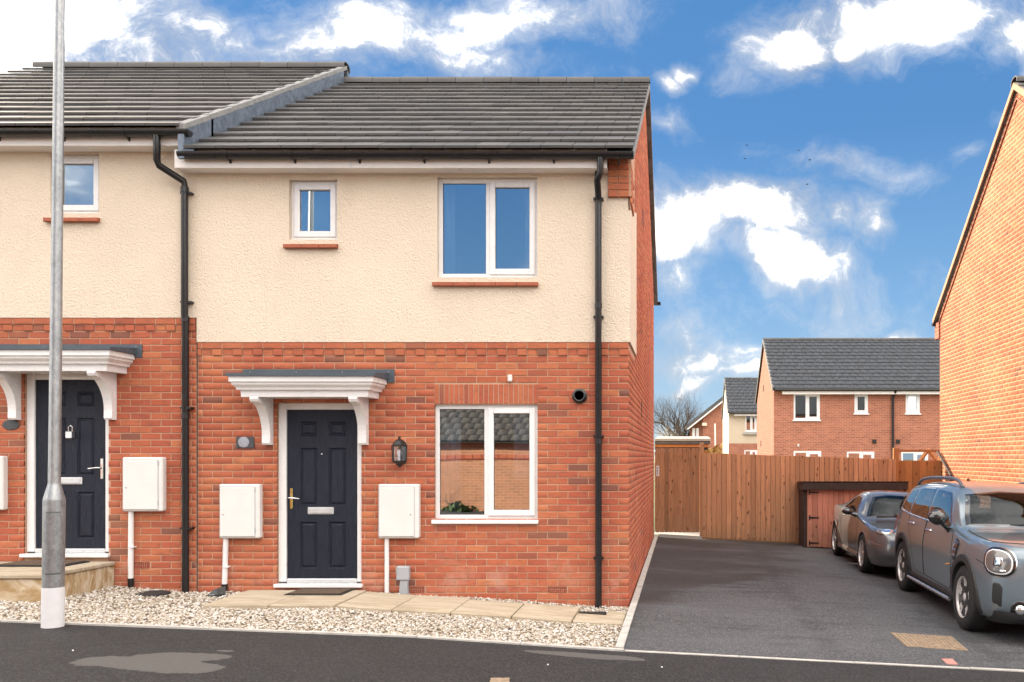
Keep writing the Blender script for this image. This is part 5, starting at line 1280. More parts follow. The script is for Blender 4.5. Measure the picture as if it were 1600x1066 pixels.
def body_mesh(rows, nY=84, nS=5, dy=None):
    Ys = np.array([r[0] for r in rows]); P = np.array([r[1] for r in rows])        # stations x points x 2
    yi = []
    for a, b in zip(Ys, Ys[1:]):
        k = max(2, int(round((b-a)/.05))); yi += list(np.linspace(a, b, k, endpoint=False))
    yi.append(Ys[-1]); yi = np.array(yi)
    D = np.stack([np.stack([pchip(Ys, P[:, j, c], yi) for c in range(2)], -1) for j in range(P.shape[1])], 1)   # yi x points x 2
    # refine each section by Catmull-Rom
    S = []
    nP = D.shape[1]
    for j in range(nP-1):
        p1, p2 = D[:, j], D[:, j+1]; p0 = D[:, j-1] if j > 0 else p1*np.array([-1, 1]) if False else 2*p1-p2; p3 = D[:, j+2] if j+2 < nP else np.stack([-D[:, j][:, 0], D[:, j][:, 1]], -1)
        if j == 0: p0 = np.stack([-p2[:, 0], p2[:, 1]], -1)
        for q in range(nS):
            t = q/nS
            S.append(.5*((2*p1)+(-p0+p2)*t+(2*p0-5*p1+4*p2-p3)*t*t+(-p0+3*p1-3*p2+p3)*t**3))
    S.append(D[:, -1]); S = np.stack(S, 1)          # yi x ns x 2
    ny, ns = S.shape[:2]
    full = np.concatenate([S, (S[:, -2:0:-1]*np.array([-1, 1]))], 1); nf = full.shape[1]
    V = np.concatenate([full[..., :1], np.broadcast_to(yi[:, None, None], (ny, nf, 1)), full[..., 1:]], -1).reshape(-1, 3)
    F = [(i*nf+j, i*nf+(j+1) % nf, (i+1)*nf+(j+1) % nf, (i+1)*nf+j) for i in range(ny-1) for j in range(nf)]
    V = [tuple(v) for v in V]
    for i, ring_ in ((0, range(nf)), (ny-1, range(nf))):    # caps: strips across the car
        half = ns-1
        for j in range(half):
            a, b = i*nf+j, i*nf+j+1; c, d = i*nf+(nf-j-1) % nf, i*nf+(nf-j) % nf
            q = [a, b, c, d]; q = [k for n_, k in enumerate(q) if k not in q[:n_]]
            if len(q) > 2: F.append(tuple(q))
    return V, F
class Car:
    def __init__(s, name, label, loc, roll, raw, paint, yaw=0.):
        s.root = thing(name, (0, 0, 0), label, 'car'); s.paint = paint
        V, F = body_mesh(stations(raw)); s.raw = raw
        s.bvh = BVHTree.FromPolygons(V, F)
        mb = MB(); mb.add(V, F); s.me = mb.mesh('body', [M[paint], M['interior_dark'], M['cladding']], 38)
        s.loc, s.roll, s.yaw = loc, roll, yaw
    def obj(s, name, me, parent=None): return link(name, me, parent or s.root)
    def hit(s, o, d):
        h = s.bvh.ray_cast(Vector(o), Vector(d).normalized())
        return (h[0], h[1]) if h[0] is not None else (None, None)
    def sx(s, Y, z, side=-1):
        """x of the body side at (Y, z)"""
        for zz in (z, max(z, .33), max(z, .45)):
            h, n = s.hit((side*3, Y, zz), (-side, 0, 0))
            if h is not None: return h.x, n
        return side*.8, Vector((side, 0, 0))
    def patch(s, name, poly, proj, off, mats, rings=7, border=None, parent=None, depth=.0, smooth=180, dens=.035):
        """closed 2-D outline filled with rings and dropped onto the body; proj maps (a,b) to (origin, dir)"""
        pts = []
        for (a, b) in zip(poly, poly[1:]+poly[:1]):
            k = max(1, int(math.dist(a, b)/dens)); pts += [(a[0]+(b[0]-a[0])*i/k, a[1]+(b[1]-a[1])*i/k) for i in range(k)]
        cx = sum(p[0] for p in pts)/len(pts); cy = sum(p[1] for p in pts)/len(pts); n = len(pts)
        fr = [1., .93]+[1-(.07+.93*(i+1)/rings) for i in range(rings)] if border is None else [1., 1-border]+[(1-border)*(1-(i+1)/rings) for i in range(rings)]
        mb = MB(); vs = []; last = None
        for r_i, f in enumerate(fr):
            for p in pts:
                a, b = cx+(p[0]-cx)*f, cy+(p[1]-cy)*f; o, d = proj(a, b); h, nn = s.hit(o, d)
                if h is None: h, nn = (last if last else (Vector(o), -Vector(d)))
                last = (h, nn)
                if nn.dot(Vector(d)) > 0: nn = -nn
                vs.append(tuple(h+nn*(off if r_i else off*.2)-nn*depth*(0 if r_i == 0 else 1)))
        fs = []; mi = []
        for r_i in range(len(fr)-1):
            for i in range(n):
                fs.append((r_i*n+i, r_i*n+(i+1) % n, (r_i+1)*n+(i+1) % n, (r_i+1)*n+i)); mi.append(0 if r_i == 0 else 1)
        o = len(mb.v); mb.v += vs; mb.f += fs; mb.m += mi if len(mats) > 1 else [0]*len(fs)
        me = mb.mesh(name, [M[m] for m in mats], smooth); 
        return s.obj(name, me, parent)
    def side(s, sd): return lambda a, b: ((sd*3, a, b), (-sd, 0, 0))
    def line(s, name, pts, sd, r, mat, off=0., parent=None, n=6, dz=0.):
        out = []
        for (a, b) in zip(pts, pts[1:]):
            k = max(1, int(math.dist(a, b)/.06))
            for i in range(k):
                y, z = a[0]+(b[0]-a[0])*i/k, a[1]+(b[1]-a[1])*i/k; x, nn = s.sx(y, z, sd); out.append((x+sd*off, y, z+dz))
        y, z = pts[-1]; x, nn = s.sx(y, z, sd); out.append((x+sd*off, y, z+dz))
        return s.obj(name, MB().tube(out, r, n).mesh(name, [M[mat]], 60), parent)
    def boolean(s, cutters):
        o = bpy.data.objects.new('tmp', s.me); COL.objects.link(o); cs = []
        for (mb, mi) in cutters:
            me = mb.mesh('cut', [M[s.paint], M['interior_dark'], M['cladding']]); me.polygons.foreach_set('material_index', [mi]*len(me.polygons))
            c = bpy.data.objects.new('cut', me); COL.objects.link(c); cs.append(c)
            md = o.modifiers.new('b', 'BOOLEAN'); md.operation = 'DIFFERENCE'; md.object = c; md.solver = 'EXACT'
        dg = bpy.context.evaluated_depsgraph_get(); me = bpy.data.meshes.new_from_object(o.evaluated_get(dg))
        for c in cs+[o]: bpy.data.objects.remove(c)
        me.name = 'body'; me.set_sharp_from_angle(angle=R(38)); s.body = s.obj('body', me); return s.body
    def finish(s):
        m = Matrix.Translation(s.loc) @ Matrix.Rotation(s.yaw, 4, 'Z') @ Matrix.Rotation(s.roll, 4, 'Y'); s.root.matrix_world = m
    def wheel(s, X, Y, r, w, spokes, rimr, double=True):
        sd = -1 if X < 0 else 1; c = (X, Y, r); f = lambda h: sd*h        # h grows outward
        prof = [(rimr*.97, -w/2), (r-.03, -w/2), (r-.008, -w/2+.02), (r, -w/2+.045), (r, w/2-.045), (r-.008, w/2-.02), (r-.035, w/2), (rimr+.02, w/2+.004), (rimr*.985, w/2-.004), (rimr*.97, w/2-.03)]
        t = s.obj('wheel', MB().lathe([(a, f(h)) for a, h in prof], c, 'x', 40).mesh('tyre', [M['tyre']], 40))
        tr = MB()
        rim = MB().lathe([(rimr*.97, f(-w/2)), (rimr*.9, f(0.)), (rimr*.93, f(w/2-.035)), (rimr*.99, f(w/2-.012)), (rimr*1.0, f(w/2-.004)), (rimr*.94, f(w/2-.010)), (rimr*.92, f(w/2-.03))], c, 'x', 40)
        hub = w/2-.035
        rim.lathe([(0, f(hub+.018)), (.03, f(hub+.016)), (.045, f(hub+.004)), (.07, f(hub-.012)), (.07, f(hub-.05))], c, 'x', 20)
        for k in range(spokes):
            for dt in ((-.13, .13) if double else (0,)):
                t0 = 2*math.pi*k/spokes+.35; a0, a1 = t0+dt*.7, t0+dt*1.25
                wd0, wd1 = (.023, .018) if double else (.034, .022)
                p0, p1 = .05, rimr*.95; q = []
                for (rad, an, wd, h) in ((p0, a0, wd0, hub), (p1, a1, wd1, hub+.012)):
                    e = (math.cos(an), math.sin(an)); nrm = (-e[1], e[0])
                    for sgn in (-1, 1):
                        for hh in (h-.035, h): q.append((X+f(hh), Y+e[0]*rad+nrm[0]*wd*sgn, r+e[1]*rad+nrm[1]*wd*sgn))
                rim.add(q, [(0, 1, 3, 2), (4, 6, 7, 5), (0, 4, 5, 1), (2, 3, 7, 6), (1, 5, 7, 3), (0, 2, 6, 4)])
        s.obj('rim', rim.mesh('rim', [M['rim']], 35), t)
        s.obj('brake_disc', MB().lathe([(0, f(.0)), (rimr*.72, f(0.)), (rimr*.72, f(-.02)), (0, f(-.02))], c, 'x', 28).mesh('brake_disc', [M['brake']]), t)
        return t
    def arch(s, Y, r, rin, rout, off, mat, a0=-18, a1=198, sides=(-1, 1), name='arch_trim'):
        for sd in sides:
            g = []; n = 28
            for i in range(n+1):
                t = R(a0+(a1-a0)*i/n); row = []
                for (rad, o) in ((rin-.004, -.05), (rin, off*.9), (rin+.012, off), ((rin+rout)/2, off), (rout-.010, off), (rout, .001)):
                    y, z = Y+math.cos(t)*rad, r+math.sin(t)*rad; x, nn = s.sx(y, z, sd); row.append((x+sd*o, y, z))
                g.append(row)
            mb = MB(); k = len(g[0]); mb.add([p for row in g for p in row], [(i*k+j, i*k+j+1, (i+1)*k+j+1, (i+1)*k+j) for i in range(n) for j in range(k-1)])
            s.obj(name, mb.mesh(name, [M[mat]], 50))
def cavity(raw, y0, y1, floor, ins, drop):
    rows = []
    rr = [r for r in raw if y0 <= r[0] <= y1]
    for (Y, zb, ws, wm1, wm, sh, g1, r, r2, zt, zm1, zm) in rr:
        k = lambda p: (max(p[0]-ins, .02), p[1]-drop)
        z5 = min(zm, sh[1]-drop-.05)
        rows.append((Y, [(0, floor), (ws*.5, floor), (ws*.75, floor), (ws*.82, floor+.03), (wm1-ins-.05, (floor+z5)/2), (wm-ins-.05, z5), k(sh), k(g1), k(r), k(r2), (r2[0]*.45, zt-drop-.002), (0, zt-drop)]))
    V, F = body_mesh(rows); return MB().add(V, F)
def sprism(poly, lo, hi): return MB().prism(poly, lo, hi, 'x')
def cyl(Y, r, rad, x0, x1): return MB().lathe([(rad, x0), (rad, x1)], (0, Y, r), 'x', 40)
def shrink(poly, f):
    cx = sum(p[0] for p in poly)/len(poly); cy = sum(p[1] for p in poly)/len(poly); return [(cx+(p[0]-cx)*f, cy+(p[1]-cy)*f) for p in poly]
def rounded(poly, rad=.05, n=4):
    out = []; N = len(poly)
    for i in range(N):
        p0, p, p1 = Vector(poly[i-1]), Vector(poly[i]), Vector(poly[(i+1) % N]); a, b = (p0-p), (p1-p); r = min(rad, a.length*.4, b.length*.4); a.normalize(); b.normalize()
        for k in range(n+1):
            t = k/n; q = (p+a*r)*(1-t)**2+p*2*t*(1-t)+(p+b*r)*t*t; out.append((q.x, q.y))
    return out
def interior(car, xd, ydash, zdash, seats, wheel_z, half):
    mb = MB().cbox(-half, half, ydash, ydash+.34, zdash-.35, zdash, .05); car.obj('dashboard', mb.mesh('dashboard', [M['interior_dark']], 40))
    for (x, y, z0, zt) in seats:
        b = MB().cbox(x-.23, x+.23, y, y+.16, z0, zt, .06); b.cbox(x-.13, x+.13, y+.05, y+.15, zt+.03, zt+.20, .05); b.cbox(x-.24, x+.24, y-.45, y+.05, z0-.12, z0+.06, .05)
        car.obj('seat', b.mesh('seat', [M['cladding']], 50))
    pts = []; c = Vector((xd, ydash+.42, wheel_z)); 
    for i in range(25):
        t = 2*math.pi*i/24; pts.append(c+Vector((.185*math.cos(t), .06*math.sin(t), .175*math.sin(t))))
    w = MB().tube(pts, .014, 6, False); w.tube([c-Vector((.17, 0, 0)), c+Vector((.17, 0, 0))], .012, 5); w.tube([c, c+Vector((0, -.15, -.05))], .03, 6)
    car.obj('steering_wheel', w.mesh('steering_wheel', [M['gloss_grey']], 60))

# ---- grey crossover nearest the camera
def suv():
    raw = [  # Y, zb, ws, wm1, wm, shoulder, g1, rail, r2, zt, zm1, zm
        (0.00, .30, .50, .60, .60, (.56, .76), (.47, .83), (.36, .86), (.20, .875), .88, .45, .64),
        (.05, .25, .68, .755, .76, (.72, .83), (.62, .90), (.46, .925), (.26, .94), .945, .44, .66),
        (.16, .22, .80, .845, .855, (.82, .88), (.71, .945), (.52, .972), (.30, .985), .99, .44, .68),
        (.40, .20, .84, .885, .895, (.865, .92), (.765, .980), (.56, 1.00), (.30, 1.012), 1.016, .45, .70),
        (.83, .19, .86, .905, .912, (.882, .945), (.785, 1.005), (.57, 1.028), (.30, 1.038), 1.042, .45, .72),
        (1.12, .18, .85, .90, .912, (.876, .965), (.805, 1.015), (.61, 1.04), (.33, 1.052), 1.056, .45, .73),
        (1.27, .18, .85, .897, .912, (.876, .985), (.830, 1.045), (.765, 1.10), (.45, 1.160), 1.172, .45, .74),
        (1.55, .18, .85, .895, .912, (.874, 1.005), (.825, 1.20), (.735, 1.345), (.44, 1.392), 1.404, .45, .75),
        (1.82, .18, .85, .895, .912, (.874, 1.012), (.822, 1.25), (.722, 1.445), (.46, 1.494), 1.503, .45, .76),
        (2.30, .18, .85, .895, .912, (.876, 1.020), (.822, 1.27), (.718, 1.475), (.46, 1.530), 1.540, .45, .77),
        (3.00, .18, .85, .897, .913, (.876, 1.035), (.818, 1.27), (.712, 1.468), (.45, 1.518), 1.527, .45, .79),
        (3.50, .19, .85, .902, .915, (.872, 1.05), (.806, 1.265), (.695, 1.443), (.44, 1.488), 1.497, .45, .80),
        (3.93, .21, .83, .885, .90, (.850, 1.06), (.780, 1.245), (.660, 1.398), (.42, 1.440), 1.448, .46, .80),
        (4.12, .23, .80, .85, .86, (.805, 1.04), (.69, 1.165), (.555, 1.255), (.37, 1.287), 1.295, .46, .79),
        (4.24, .27, .74, .79, .80, (.745, .95), (.62, 1.02), (.48, 1.05), (.30, 1.06), 1.065, .47, .75),
        (4.30, .33, .66, .70, .70, (.62, .85), (.50, .88), (.36, .89), (.20, .90), .90, .48, .70)]
    X0 = 2.905+.912; c = Car('parked_car', 'grey crossover car with roof rails and black wheel arches parked nearest the camera', (X0, 8.18, G(X0)+.006), .05, raw, 'paint_suv', -.016)
    r = .338; fa, ra = .83, 3.50
    fw = [(1.45, 1.035), (1.66, 1.29), (1.80, 1.40), (2.39, 1.43), (2.40, 1.042)]; rw = [(2.44, 1.043), (2.43, 1.43), (3.02, 1.42), (3.24, 1.40), (3.28, 1.065)]; qw = [(3.32, 1.068), (3.29, 1.395), (3.68, 1.36), (3.88, 1.12)]
    ws = [(-.775, 1.070), (-.745, 1.20), (-.685, 1.395), (-.30, 1.448), (.30, 1.448), (.685, 1.395), (.745, 1.20), (.775, 1.070), (.40, 1.090), (0, 1.098), (-.40, 1.090)]
    bw = [(-.60, 1.13), (-.50, 1.34), (.50, 1.34), (.60, 1.13)]
    cut = [(cyl(fa, r, .375, -1.1, -.52), 2), (cyl(fa, r, .375, .52, 1.1), 2), (cyl(ra, r, .375, -1.1, -.52), 2), (cyl(ra, r, .375, .52, 1.1), 2), (cavity(raw, 1.27, 4.12, .42, .05, .045), 1)]
    for p in (fw, rw, qw): cut += [(sprism(shrink(rounded(p, .05), .93), -1.2, -.3), 1), (sprism(shrink(rounded(p, .05), .93), .3, 1.2), 1)]
    cut += [(MB().prism(shrink(ws, .93), .6, 2.1, 'y'), 1), (MB().prism(shrink(bw, .9), 3.6, 4.6, 'y'), 1)]
    c.boolean(cut)
    for sd in (-1, 1):
        for p in (fw, rw, qw): c.patch('side_window', rounded(p, .05), c.side(sd), .003, ['gloss_black', 'glass_car'], border=.07)
    c.patch('windscreen', ws, lambda a, b: ((a, -1, b), (0, 1, 0)), .003, ['gloss_black', 'glass_screen'], border=.06, rings=9)
    c.patch('rear_window', bw, lambda a, b: ((a, 6, b), (0, -1, 0)), .003, ['gloss_black', 'glass_car'], border=.08)
    # doors as panels with their handles
    fd = [(1.28, .42), (1.25, .70), (1.32, .98), (1.50, 1.018), (2.40, 1.030), (2.42, .75), (2.40, .36), (1.36, .34)]
    rd = [(2.425, .36), (2.44, .75), (2.425, 1.032), (3.28, 1.055), (3.25, .92), (3.05, .72), (2.96, .52), (2.86, .36)]
    for sd in (-1, 1):
        for p, hy, hz in ((fd, 2.20, .925), (rd, 3.02, .95)):
            d = c.patch('door', rounded(p, .04, 3), c.side(sd), .0035, [c.paint], rings=9)
            c.line('seam', p+p[:1], sd, .006, 'interior_dark', -.001, d, 5)
            x, nn = c.sx(hy, hz, sd); h = MB().tube([(x+sd*.008, hy-.09, hz), (x+sd*.038, hy-.07, hz+.002), (x+sd*.042, hy+.05, hz+.002), (x+sd*.008, hy+.09, hz)], [.012, .014, .014, .012], 8)
            h.lathe([(.035, 0), (.035, sd*.006)], (x, hy, hz-.01), 'x', 14); c.obj('handle', h.mesh('handle', [M['chrome']], 60), d)
        c.line('belt_trim', [(1.38, 1.018), (2.4, 1.031), (3.3, 1.055), (3.90, 1.09)], sd, .009, 'chrome', .002)
        # black skirt with silver bar
        g = []; 
        for i in range(24):
            y = 1.15+(3.16-1.15)*i/23; row = []
            for z, o in ((.17, -.04), (.185, .012), (.24, .022), (.30, .018), (.325, .001)):
                x, nn = c.sx(y, z, sd); row.append((x+sd*o, y, z))
            g.append(row)
        mb = MB(); mb.add([q for row in g for q in row], [(i*5+j, i*5+j+1, (i+1)*5+j+1, (i+1)*5+j) for i in range(23) for j in range(4)]); c.obj('skirt', mb.mesh('skirt', [M['cladding']], 50))
        c.line('sill_bar', [(1.24, .34), (3.06, .34)], sd, .021, 'silver_bar', .034, n=8, dz=-.095)
        # roof rail
        rl = []
        for i in range(17):
            t = i/16; y = 1.78+2.0*t; k = min(1, min(t, 1-t)*9)**.6; hz, nn = c.hit((sd*.655, y, 3), (0, 0, -1)); rl.append((sd*.655, y, hz.z+.006+.058*k))
        c.obj('roof_rail', MB().tube(rl, .021, 8).mesh('roof_rail', [M['satin_rail']], 60))
        # mirror
        mx, my, mz = sd*1.02, 1.46, 1.125
        mb = MB().lathe([(0, -.10)]+[(.082*math.sin(math.pi*i/12)**.7, -.10+.2*i/12) for i in range(1, 12)]+[(0, .10)], (0, 0, 0), 'x', 20); mb.v = [(mx+p[0]*1.22, my+p[1]*.9, mz+p[2]*1.1) for p in mb.v]
        m = c.obj('mirror', mb.mesh('mirror', [M['gloss_black']], 180)); x, nn = c.sx(1.50, .99, sd)
        c.obj('stalk', MB().tube([(mx-sd*.04, my+.01, mz-.05), (mx-sd*.10, my+.03, mz-.10), (x-sd*.02, 1.52, .985)], [.03, .028, .045], 8).mesh('stalk', [M['gloss_black']], 60), m)
        # side scuttle behind the front wheel
        sc = [(1.10, .69), (1.02, .90), (1.16, .93), (1.20, .80), (1.19, .68)]
        q = c.patch('side_scuttle', rounded(sc, .02, 2), c.side(sd), .012, ['gloss_black'], rings=3)
        for z in (.74, .80, .86): c.line('chrome_bar', [(1.085, z), (1.185, z+.01)], sd, .009, 'chrome', .014, q)
        c.line('side_marker', [(.36, .60), (.47, .595)] if False else [(1.30, .63), (1.44, .605)], sd, .008, 'amber', .004)
        # headlamp, projected from the front corner
        e = Vector((.80, -.60*sd*-1*-1 if False else 0, 0)); dirv = Vector((-sd*.68, .73, 0)).normalized(); ev = Vector((.73, sd*.68, 0)).normalized(); C0 = Vector((sd*.80, .12, .795))-dirv*2
        pj = lambda a, b: (C0+ev*a+Vector((0, 0, b)), dirv)
        el = lambda ra_, rb_, n=28: [(ra_*math.copysign(abs(math.cos(2*math.pi*i/n))**.8, math.cos(2*math.pi*i/n)), rb_*math.copysign(abs(math.sin(2*math.pi*i/n))**.8, math.sin(2*math.pi*i/n))-.02*ra_*math.cos(2*math.pi*i/n)/.19*-sd) for i in range(n)]
        hl = c.patch('headlamp', el(.178, .142), pj, .010, ['chrome', 'gloss_black'], border=.06, rings=5)
        c.patch('running_light', el(.162, .128), pj, .015, ['paint_white', 'gloss_grey'], border=.2, rings=4, parent=hl)
        sq = [(-.050, -.055), (.045, -.055), (.05, .045), (-.045, .05)]
        sh_ = [(p[0]-.01*sd, p[1]+.005) for p in rounded(sq, .02, 2)]
        c.patch('projector', sh_, pj, .024, ['chrome', 'glass_car'], border=.22, rings=3, parent=hl)
        c.patch('lamp_inner', [(p[0]*.78, p[1]*.78) for p in rounded(sq, .02, 2)], pj, .020, ['lamp_inner'], rings=2, parent=hl)
        c.patch('indicator', [(sd*-.06-.03, -.088), (sd*-.06+.03, -.088), (sd*-.06+.03, -.068), (sd*-.06-.03, -.068)], pj, .02, ['lamp_inner'], rings=2, parent=hl, dens=.02)
        fj = lambda a, b: ((a, -1, b), (0, 1, 0)); dj = lambda a, b: ((a-sd*-.6*0, 0, b), (0, 1, 0))
        pj2 = lambda a, b: (Vector((sd*.80, .10, 0))-dirv*2+ev*a+Vector((0, 0, b)), dirv)
        c.patch('air_intake', rounded([(-.055, .40), (.05, .36), (.06, .56), (.02, .60), (-.045, .60)], .03, 3), pj2, .004, ['cladding', 'interior_dark'], border=.12, rings=3)
        fg = c.patch('fog_lamp', [(sd*.60+.088*math.cos(t), .36+.085*math.sin(t)) for t in np.linspace(0, 2*math.pi, 24, endpoint=False)], fj, .006, ['gloss_black'], rings=3)
        hx, nn = c.hit((sd*.60, -1, .36), (0, 1, 0)); 
        c.obj('lens', MB().lathe([(0, -.03), (.03, -.028), (.046, -.018), (.05, -.006), (.05, .02)], (sd*.60, hx.y, .36), 'y', 20).mesh('lens', [M['lamp_inner']], 50), fg)
        tl = c.patch('tail_lamp', rounded([(4.0, .78), (3.98, 1.0), (4.14, 1.0), (4.16, .78)], .03, 3), c.side(sd), .008, ['terracotta'], rings=3)
    gr = rounded([(-.60, .66), (-.46, .80), (.46, .80), (.60, .66), (.44, .50), (-.44, .50)], .05, 4)
    fj = lambda a, b: ((a, -1, b), (0, 1, 0))
    gl_ = c.patch('grille', gr, fj, .006, ['chrome', 'interior_dark'], border=.07, rings=5)
    for z in (.55, .60, .65, .70, .75):
        w_ = .40+.14*(1-abs(z-.66)/.16)*.9; pts = []
        for i in range(13):
            a = -w_+2*w_*i/12; h, nn = c.hit((a, -1, z), (0, 1, 0)); pts.append((a, h.y-.012, z))
        c.obj('grille_bar', MB().tube(pts, .008, 5).mesh('grille_bar', [M['chrome'] if z == .65 else M['gloss_black']], 60), gl_)
    for (a, b) in ((-1, 1),):       # lower black bumper lip
        g = []
        for i in range(31):
            t = -1+2*i/30; a = t*.86; row = []
            for z in (.20, .27, .33):
                h, nn = c.hit((a*.93, -1, z+.02), (0, 1, 0))
                y = h.y if h is not None and h.y < .5 else .42
                row.append((a*.955, y-.014, z))
            g.append(row)
        mb = MB(); mb.add([q for row in g for q in row], [(i*3+j, i*3+j+1, (i+1)*3+j+1, (i+1)*3+j) for i in range(30) for j in range(2)]); c.obj('bumper_lip', mb.mesh('bumper_lip', [M['cladding']], 50))
    bs = []
    for (a, b) in ((-.775, 1.12), (-.80, .9), (-.805, .7), (-.80, .5), (-.775, .36), (-.70, .26), (-.55, .19), (-.3, .155), (0, .145), (.3, .155), (.55, .19), (.70, .26), (.775, .36), (.80, .5), (.805, .7), (.80, .9), (.775, 1.12)):
        h, nn = c.hit((a, b, 3), (0, 0, -1)); bs.append((h.x, h.y, h.z+.001))
    c.obj('bonnet_seam', MB().tube(bs, .006, 5).mesh('bonnet_seam', [M['interior_dark']], 60))
    c.arch(fa, r, .372, .452, .014, 'cladding'); c.arch(ra, r, .372, .452, .014, 'cladding')
    for Y in (fa, ra):
        for sd in (-1, 1): c.wheel(sd*.80, Y, r, .215, 5, .222)
    for yb_ in (.42,):
        for sd in (-1, 1): c.line('bonnet_seam', [(.20, .735), (.34, .765), (.47, .78)], sd, .004, 'rubber')
    wp = MB().tube([(-.62, 1.22, 1.075), (-.2, 1.19, 1.10), (.1, 1.19, 1.115)], .010, 5); c.obj('wiper', wp.mesh('wiper', [M['rubber']], 60))
    fin = MB().prism([(3.55, 1.485), (3.66, 1.56), (3.70, 1.555), (3.72, 1.48)], -.012, .012, 'x'); c.obj('aerial', fin.mesh('aerial', [M['gloss_black']]))
    interior(c, -.36, 1.42, 1.02, [(-.36, 2.35, .62, 1.16), (.36, 2.35, .62, 1.16), (-.36, 3.3, .62, 1.10), (.36, 3.3, .62, 1.10)], 1.03, .72)
    mi = MB().cbox(-.12, .12, 1.70, 1.73, 1.36, 1.42, .02); c.obj('rear_mirror', mi.mesh('rear_mirror', [M['interior_dark']]))
    pl = MB().cbox(-.26, .26, -.025, -.010, .40, .51, .004); c.obj('number_plate', pl.mesh('number_plate', [M['paint_white']]))
    c.finish()
suv()
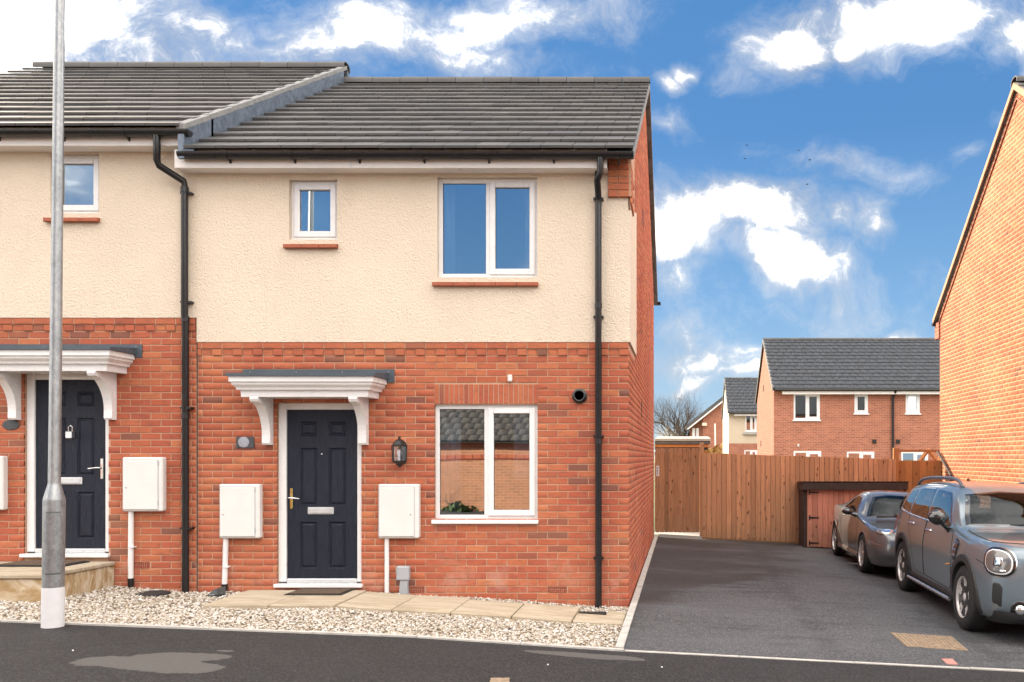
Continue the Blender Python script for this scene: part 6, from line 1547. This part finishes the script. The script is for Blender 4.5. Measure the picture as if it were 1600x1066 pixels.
# ---- low two-seater behind it
def roadster():
    raw = [
        (0.00, .24, .40, .50, .50, (.44, .56), (.35, .59), (.25, .605), (.12, .61), .612, .36, .47),
        (.08, .19, .58, .645, .645, (.59, .625), (.47, .655), (.34, .667), (.17, .675), .677, .36, .49),
        (.25, .17, .70, .745, .75, (.70, .69), (.58, .715), (.41, .725), (.21, .732), .733, .36, .52),
        (.55, .15, .755, .79, .80, (.755, .735), (.63, .748), (.45, .745), (.23, .748), .749, .36, .55),
        (.84, .15, .77, .80, .812, (.768, .765), (.65, .775), (.46, .775), (.23, .780), .782, .36, .57),
        (1.20, .15, .77, .795, .806, (.762, .785), (.67, .800), (.51, .812), (.26, .822), .825, .36, .58),
        (1.36, .15, .77, .793, .804, (.760, .80), (.69, .845), (.585, .895), (.31, .930), .938, .36, .58),
        (1.65, .15, .77, .792, .803, (.758, .835), (.668, .985), (.555, 1.105), (.31, 1.148), 1.158, .36, .59),
        (1.90, .15, .77, .792, .803, (.758, .84), (.652, 1.03), (.525, 1.19), (.31, 1.236), 1.245, .36, .59),
        (2.30, .15, .77, .792, .803, (.760, .845), (.645, 1.04), (.518, 1.205), (.31, 1.252), 1.262, .36, .60),
        (2.60, .15, .775, .80, .810, (.770, .865), (.655, 1.02), (.525, 1.165), (.31, 1.218), 1.228, .36, .62),
        (2.90, .15, .78, .81, .820, (.780, .89), (.675, .985), (.550, 1.06), (.31, 1.108), 1.118, .37, .64),
        (3.20, .16, .775, .81, .820, (.780, .905), (.70, .945), (.55, .975), (.31, .995), 1.0, .38, .66),
        (3.50, .18, .75, .79, .800, (.768, .905), (.665, .93), (.50, .945), (.26, .951), .953, .40, .67),
        (3.78, .22, .70, .745, .757, (.722, .88), (.585, .912), (.41, .922), (.21, .924), .925, .42, .66),
        (3.90, .27, .62, .67, .682, (.635, .80), (.505, .84), (.355, .852), (.175, .857), .858, .43, .62),
        (3.94, .32, .50, .56, .57, (.52, .72), (.41, .76), (.285, .772), (.14, .775), .776, .44, .58)]
    X0 = 2.79+.812; c = Car('parked_car', 'low dark grey two seat sports car parked behind the crossover, next to the store', (X0, 12.62, G(X0)+.006), .05, raw, 'paint_roadster')
    r = .302; fa, ra = .84, 3.215
    sw = [(1.66, .885), (1.83, 1.06), (1.98, 1.135), (2.32, 1.15), (2.58, 1.085), (2.70, .925)]
    ws = [(-.65, .845), (-.57, 1.03), (-.475, 1.16), (-.24, 1.198), (.24, 1.198), (.475, 1.16), (.57, 1.03), (.65, .845), (.35, .860), (0, .866), (-.35, .860)]
    bw = [(-.44, 1.0), (-.36, 1.15), (.36, 1.15), (.44, 1.0)]
    cut = [(cyl(Y, r, .335, a, b), 2) for Y in (fa, ra) for a, b in ((-1., -.45), (.45, 1.))]+[(cavity(raw, 1.36, 2.9, .40, .05, .04), 1)]
    cut += [(sprism(shrink(rounded(sw, .04), .92), -1.2, -.25), 1), (sprism(shrink(rounded(sw, .04), .92), .25, 1.2), 1), (MB().prism(shrink(ws, .92), .8, 2.0, 'y'), 1), (MB().prism(shrink(bw, .85), 2.4, 3.6, 'y'), 1)]
    c.boolean(cut)
    for sd in (-1, 1): c.patch('side_window', rounded(sw, .04), c.side(sd), .003, ['gloss_black', 'glass_car'], border=.07)
    c.patch('windscreen', ws, lambda a, b: ((a, -1, b), (0, 1, 0)), .003, ['gloss_black', 'glass_screen'], border=.06, rings=9)
    c.patch('rear_window', bw, lambda a, b: ((a, 6, b), (0, -1, 0)), .003, ['gloss_black', 'glass_car'], border=.1)
    dr_ = [(1.36, .30), (1.30, .56), (1.40, .80), (1.64, .855), (2.66, .875), (2.70, .66), (2.60, .40), (2.50, .29)]
    for sd in (-1, 1):
        d = c.patch('door', rounded(dr_, .04, 3), c.side(sd), .003, [c.paint], rings=9); c.line('seam', dr_+dr_[:1], sd, .0045, 'rubber', -.001, d, 5)
        x, nn = c.sx(2.52, .79, sd); c.obj('handle', MB().tube([(x, 2.46, .79), (x+sd*.018, 2.52, .79), (x, 2.58, .79)], .011, 6).mesh('handle', [M['chrome']], 60), d)
        sc = c.patch('side_intake', rounded([(2.78, .44), (2.72, .62), (2.79, .66), (2.86, .48)], .02, 2), c.side(sd), .003, ['chrome', 'interior_dark'], border=.14, rings=3, dens=.02)
        g = []
        for i in range(20):
            y = 1.20+(2.86-1.20)*i/19; row = []
            for z, o in ((.14, -.03), (.15, .02), (.20, .035), (.245, .028), (.275, .001)):
                x, nn = c.sx(y, z, sd); row.append((x+sd*o, y, z))
            g.append(row)
        mb = MB(); mb.add([q for row in g for q in row], [(i*5+j, i*5+j+1, (i+1)*5+j+1, (i+1)*5+j) for i in range(19) for j in range(4)]); c.obj('skirt', mb.mesh('skirt', [M[c.paint]], 50))
        mx, my, mz = sd*.90, 1.62, .90
        mb = MB().lathe([(0, -.1)]+[(.062*math.sin(math.pi*i/12)**.7, -.1+.2*i/12) for i in range(1, 12)]+[(0, .1)], (0, 0, 0), 'x', 18); mb.v = [(mx+p[0]*1.05, my+p[1]*.85, mz+p[2]*.9) for p in mb.v]
        m = c.obj('mirror', mb.mesh('mirror', [M['gloss_black']], 180)); c.obj('stalk', MB().tube([(mx-sd*.05, my, mz-.03), (sd*.745, 1.62, .845)], [.025, .04], 8).mesh('stalk', [M['gloss_black']], 60), m)
        dv = Vector((-sd*.42, .72, -.45)).normalized(); ev = Vector((.72, sd*.42, 0)).normalized(); uv = ev.cross(dv); uv = uv if uv.z > 0 else -uv; C0 = Vector((sd*.575, .27, .685))-dv*2
        pj = lambda a, b: (C0+ev*a+uv*b, dv); el = lambda a_, b_, n=24: [(a_*math.cos(2*math.pi*i/n), b_*math.sin(2*math.pi*i/n)) for i in range(n)]
        hl = c.patch('headlamp', el(.155, .10), pj, .004, ['gloss_black', 'gloss_grey'], border=.1, rings=4)
        c.patch('lamp_ring', [(p[0]+sd*-.03, p[1]) for p in el(.082, .082)], pj, .010, ['chrome', 'lamp_inner'], border=.2, rings=4, parent=hl)
        c.line('bumper_seam', [(.10, .50), (.30, .52), (.52, .53)], sd, .004, 'chrome')
        c.line('bonnet_seam', [(.32, .675), (.70, .745), (1.15, .775)], sd, .004, 'rubber')
        c.patch('tail_lamp', rounded([(3.66, .70), (3.66, .82), (3.82, .82), (3.82, .70)], .03, 3), c.side(sd), .006, ['terracotta'], rings=3)
    fj = lambda a, b: ((a, -1, b), (0, 1, 0))
    gr = c.patch('grille', rounded([(-.48, .40), (-.36, .47), (.36, .47), (.48, .40), (.44, .28), (-.44, .28)], .04, 3), fj, .004, ['chrome', 'interior_dark'], border=.06, rings=4)
    c.arch(fa, r, .330, .352, .006, c.paint, -5, 185); c.arch(ra, r, .330, .352, .006, c.paint, -5, 185)
    for Y in (fa, ra):
        for sd in (-1, 1): c.wheel(sd*.715, Y, r, .20, 6, .212)
    wp = MB().tube([(-.50, 1.27, .855), (-.1, 1.27, .875), (.25, 1.28, .90)], .009, 5); c.obj('wiper', wp.mesh('wiper', [M['rubber']], 60))
    c.obj('aerial', MB().tube([(.40, 3.3, .96), (.41, 3.38, 1.30)], .004, 5).mesh('aerial', [M['rubber']]))
    interior(c, -.33, 1.50, .86, [(-.33, 2.30, .45, .92), (.33, 2.30, .45, .92)], .86, .60)
    c.finish()
roadster()
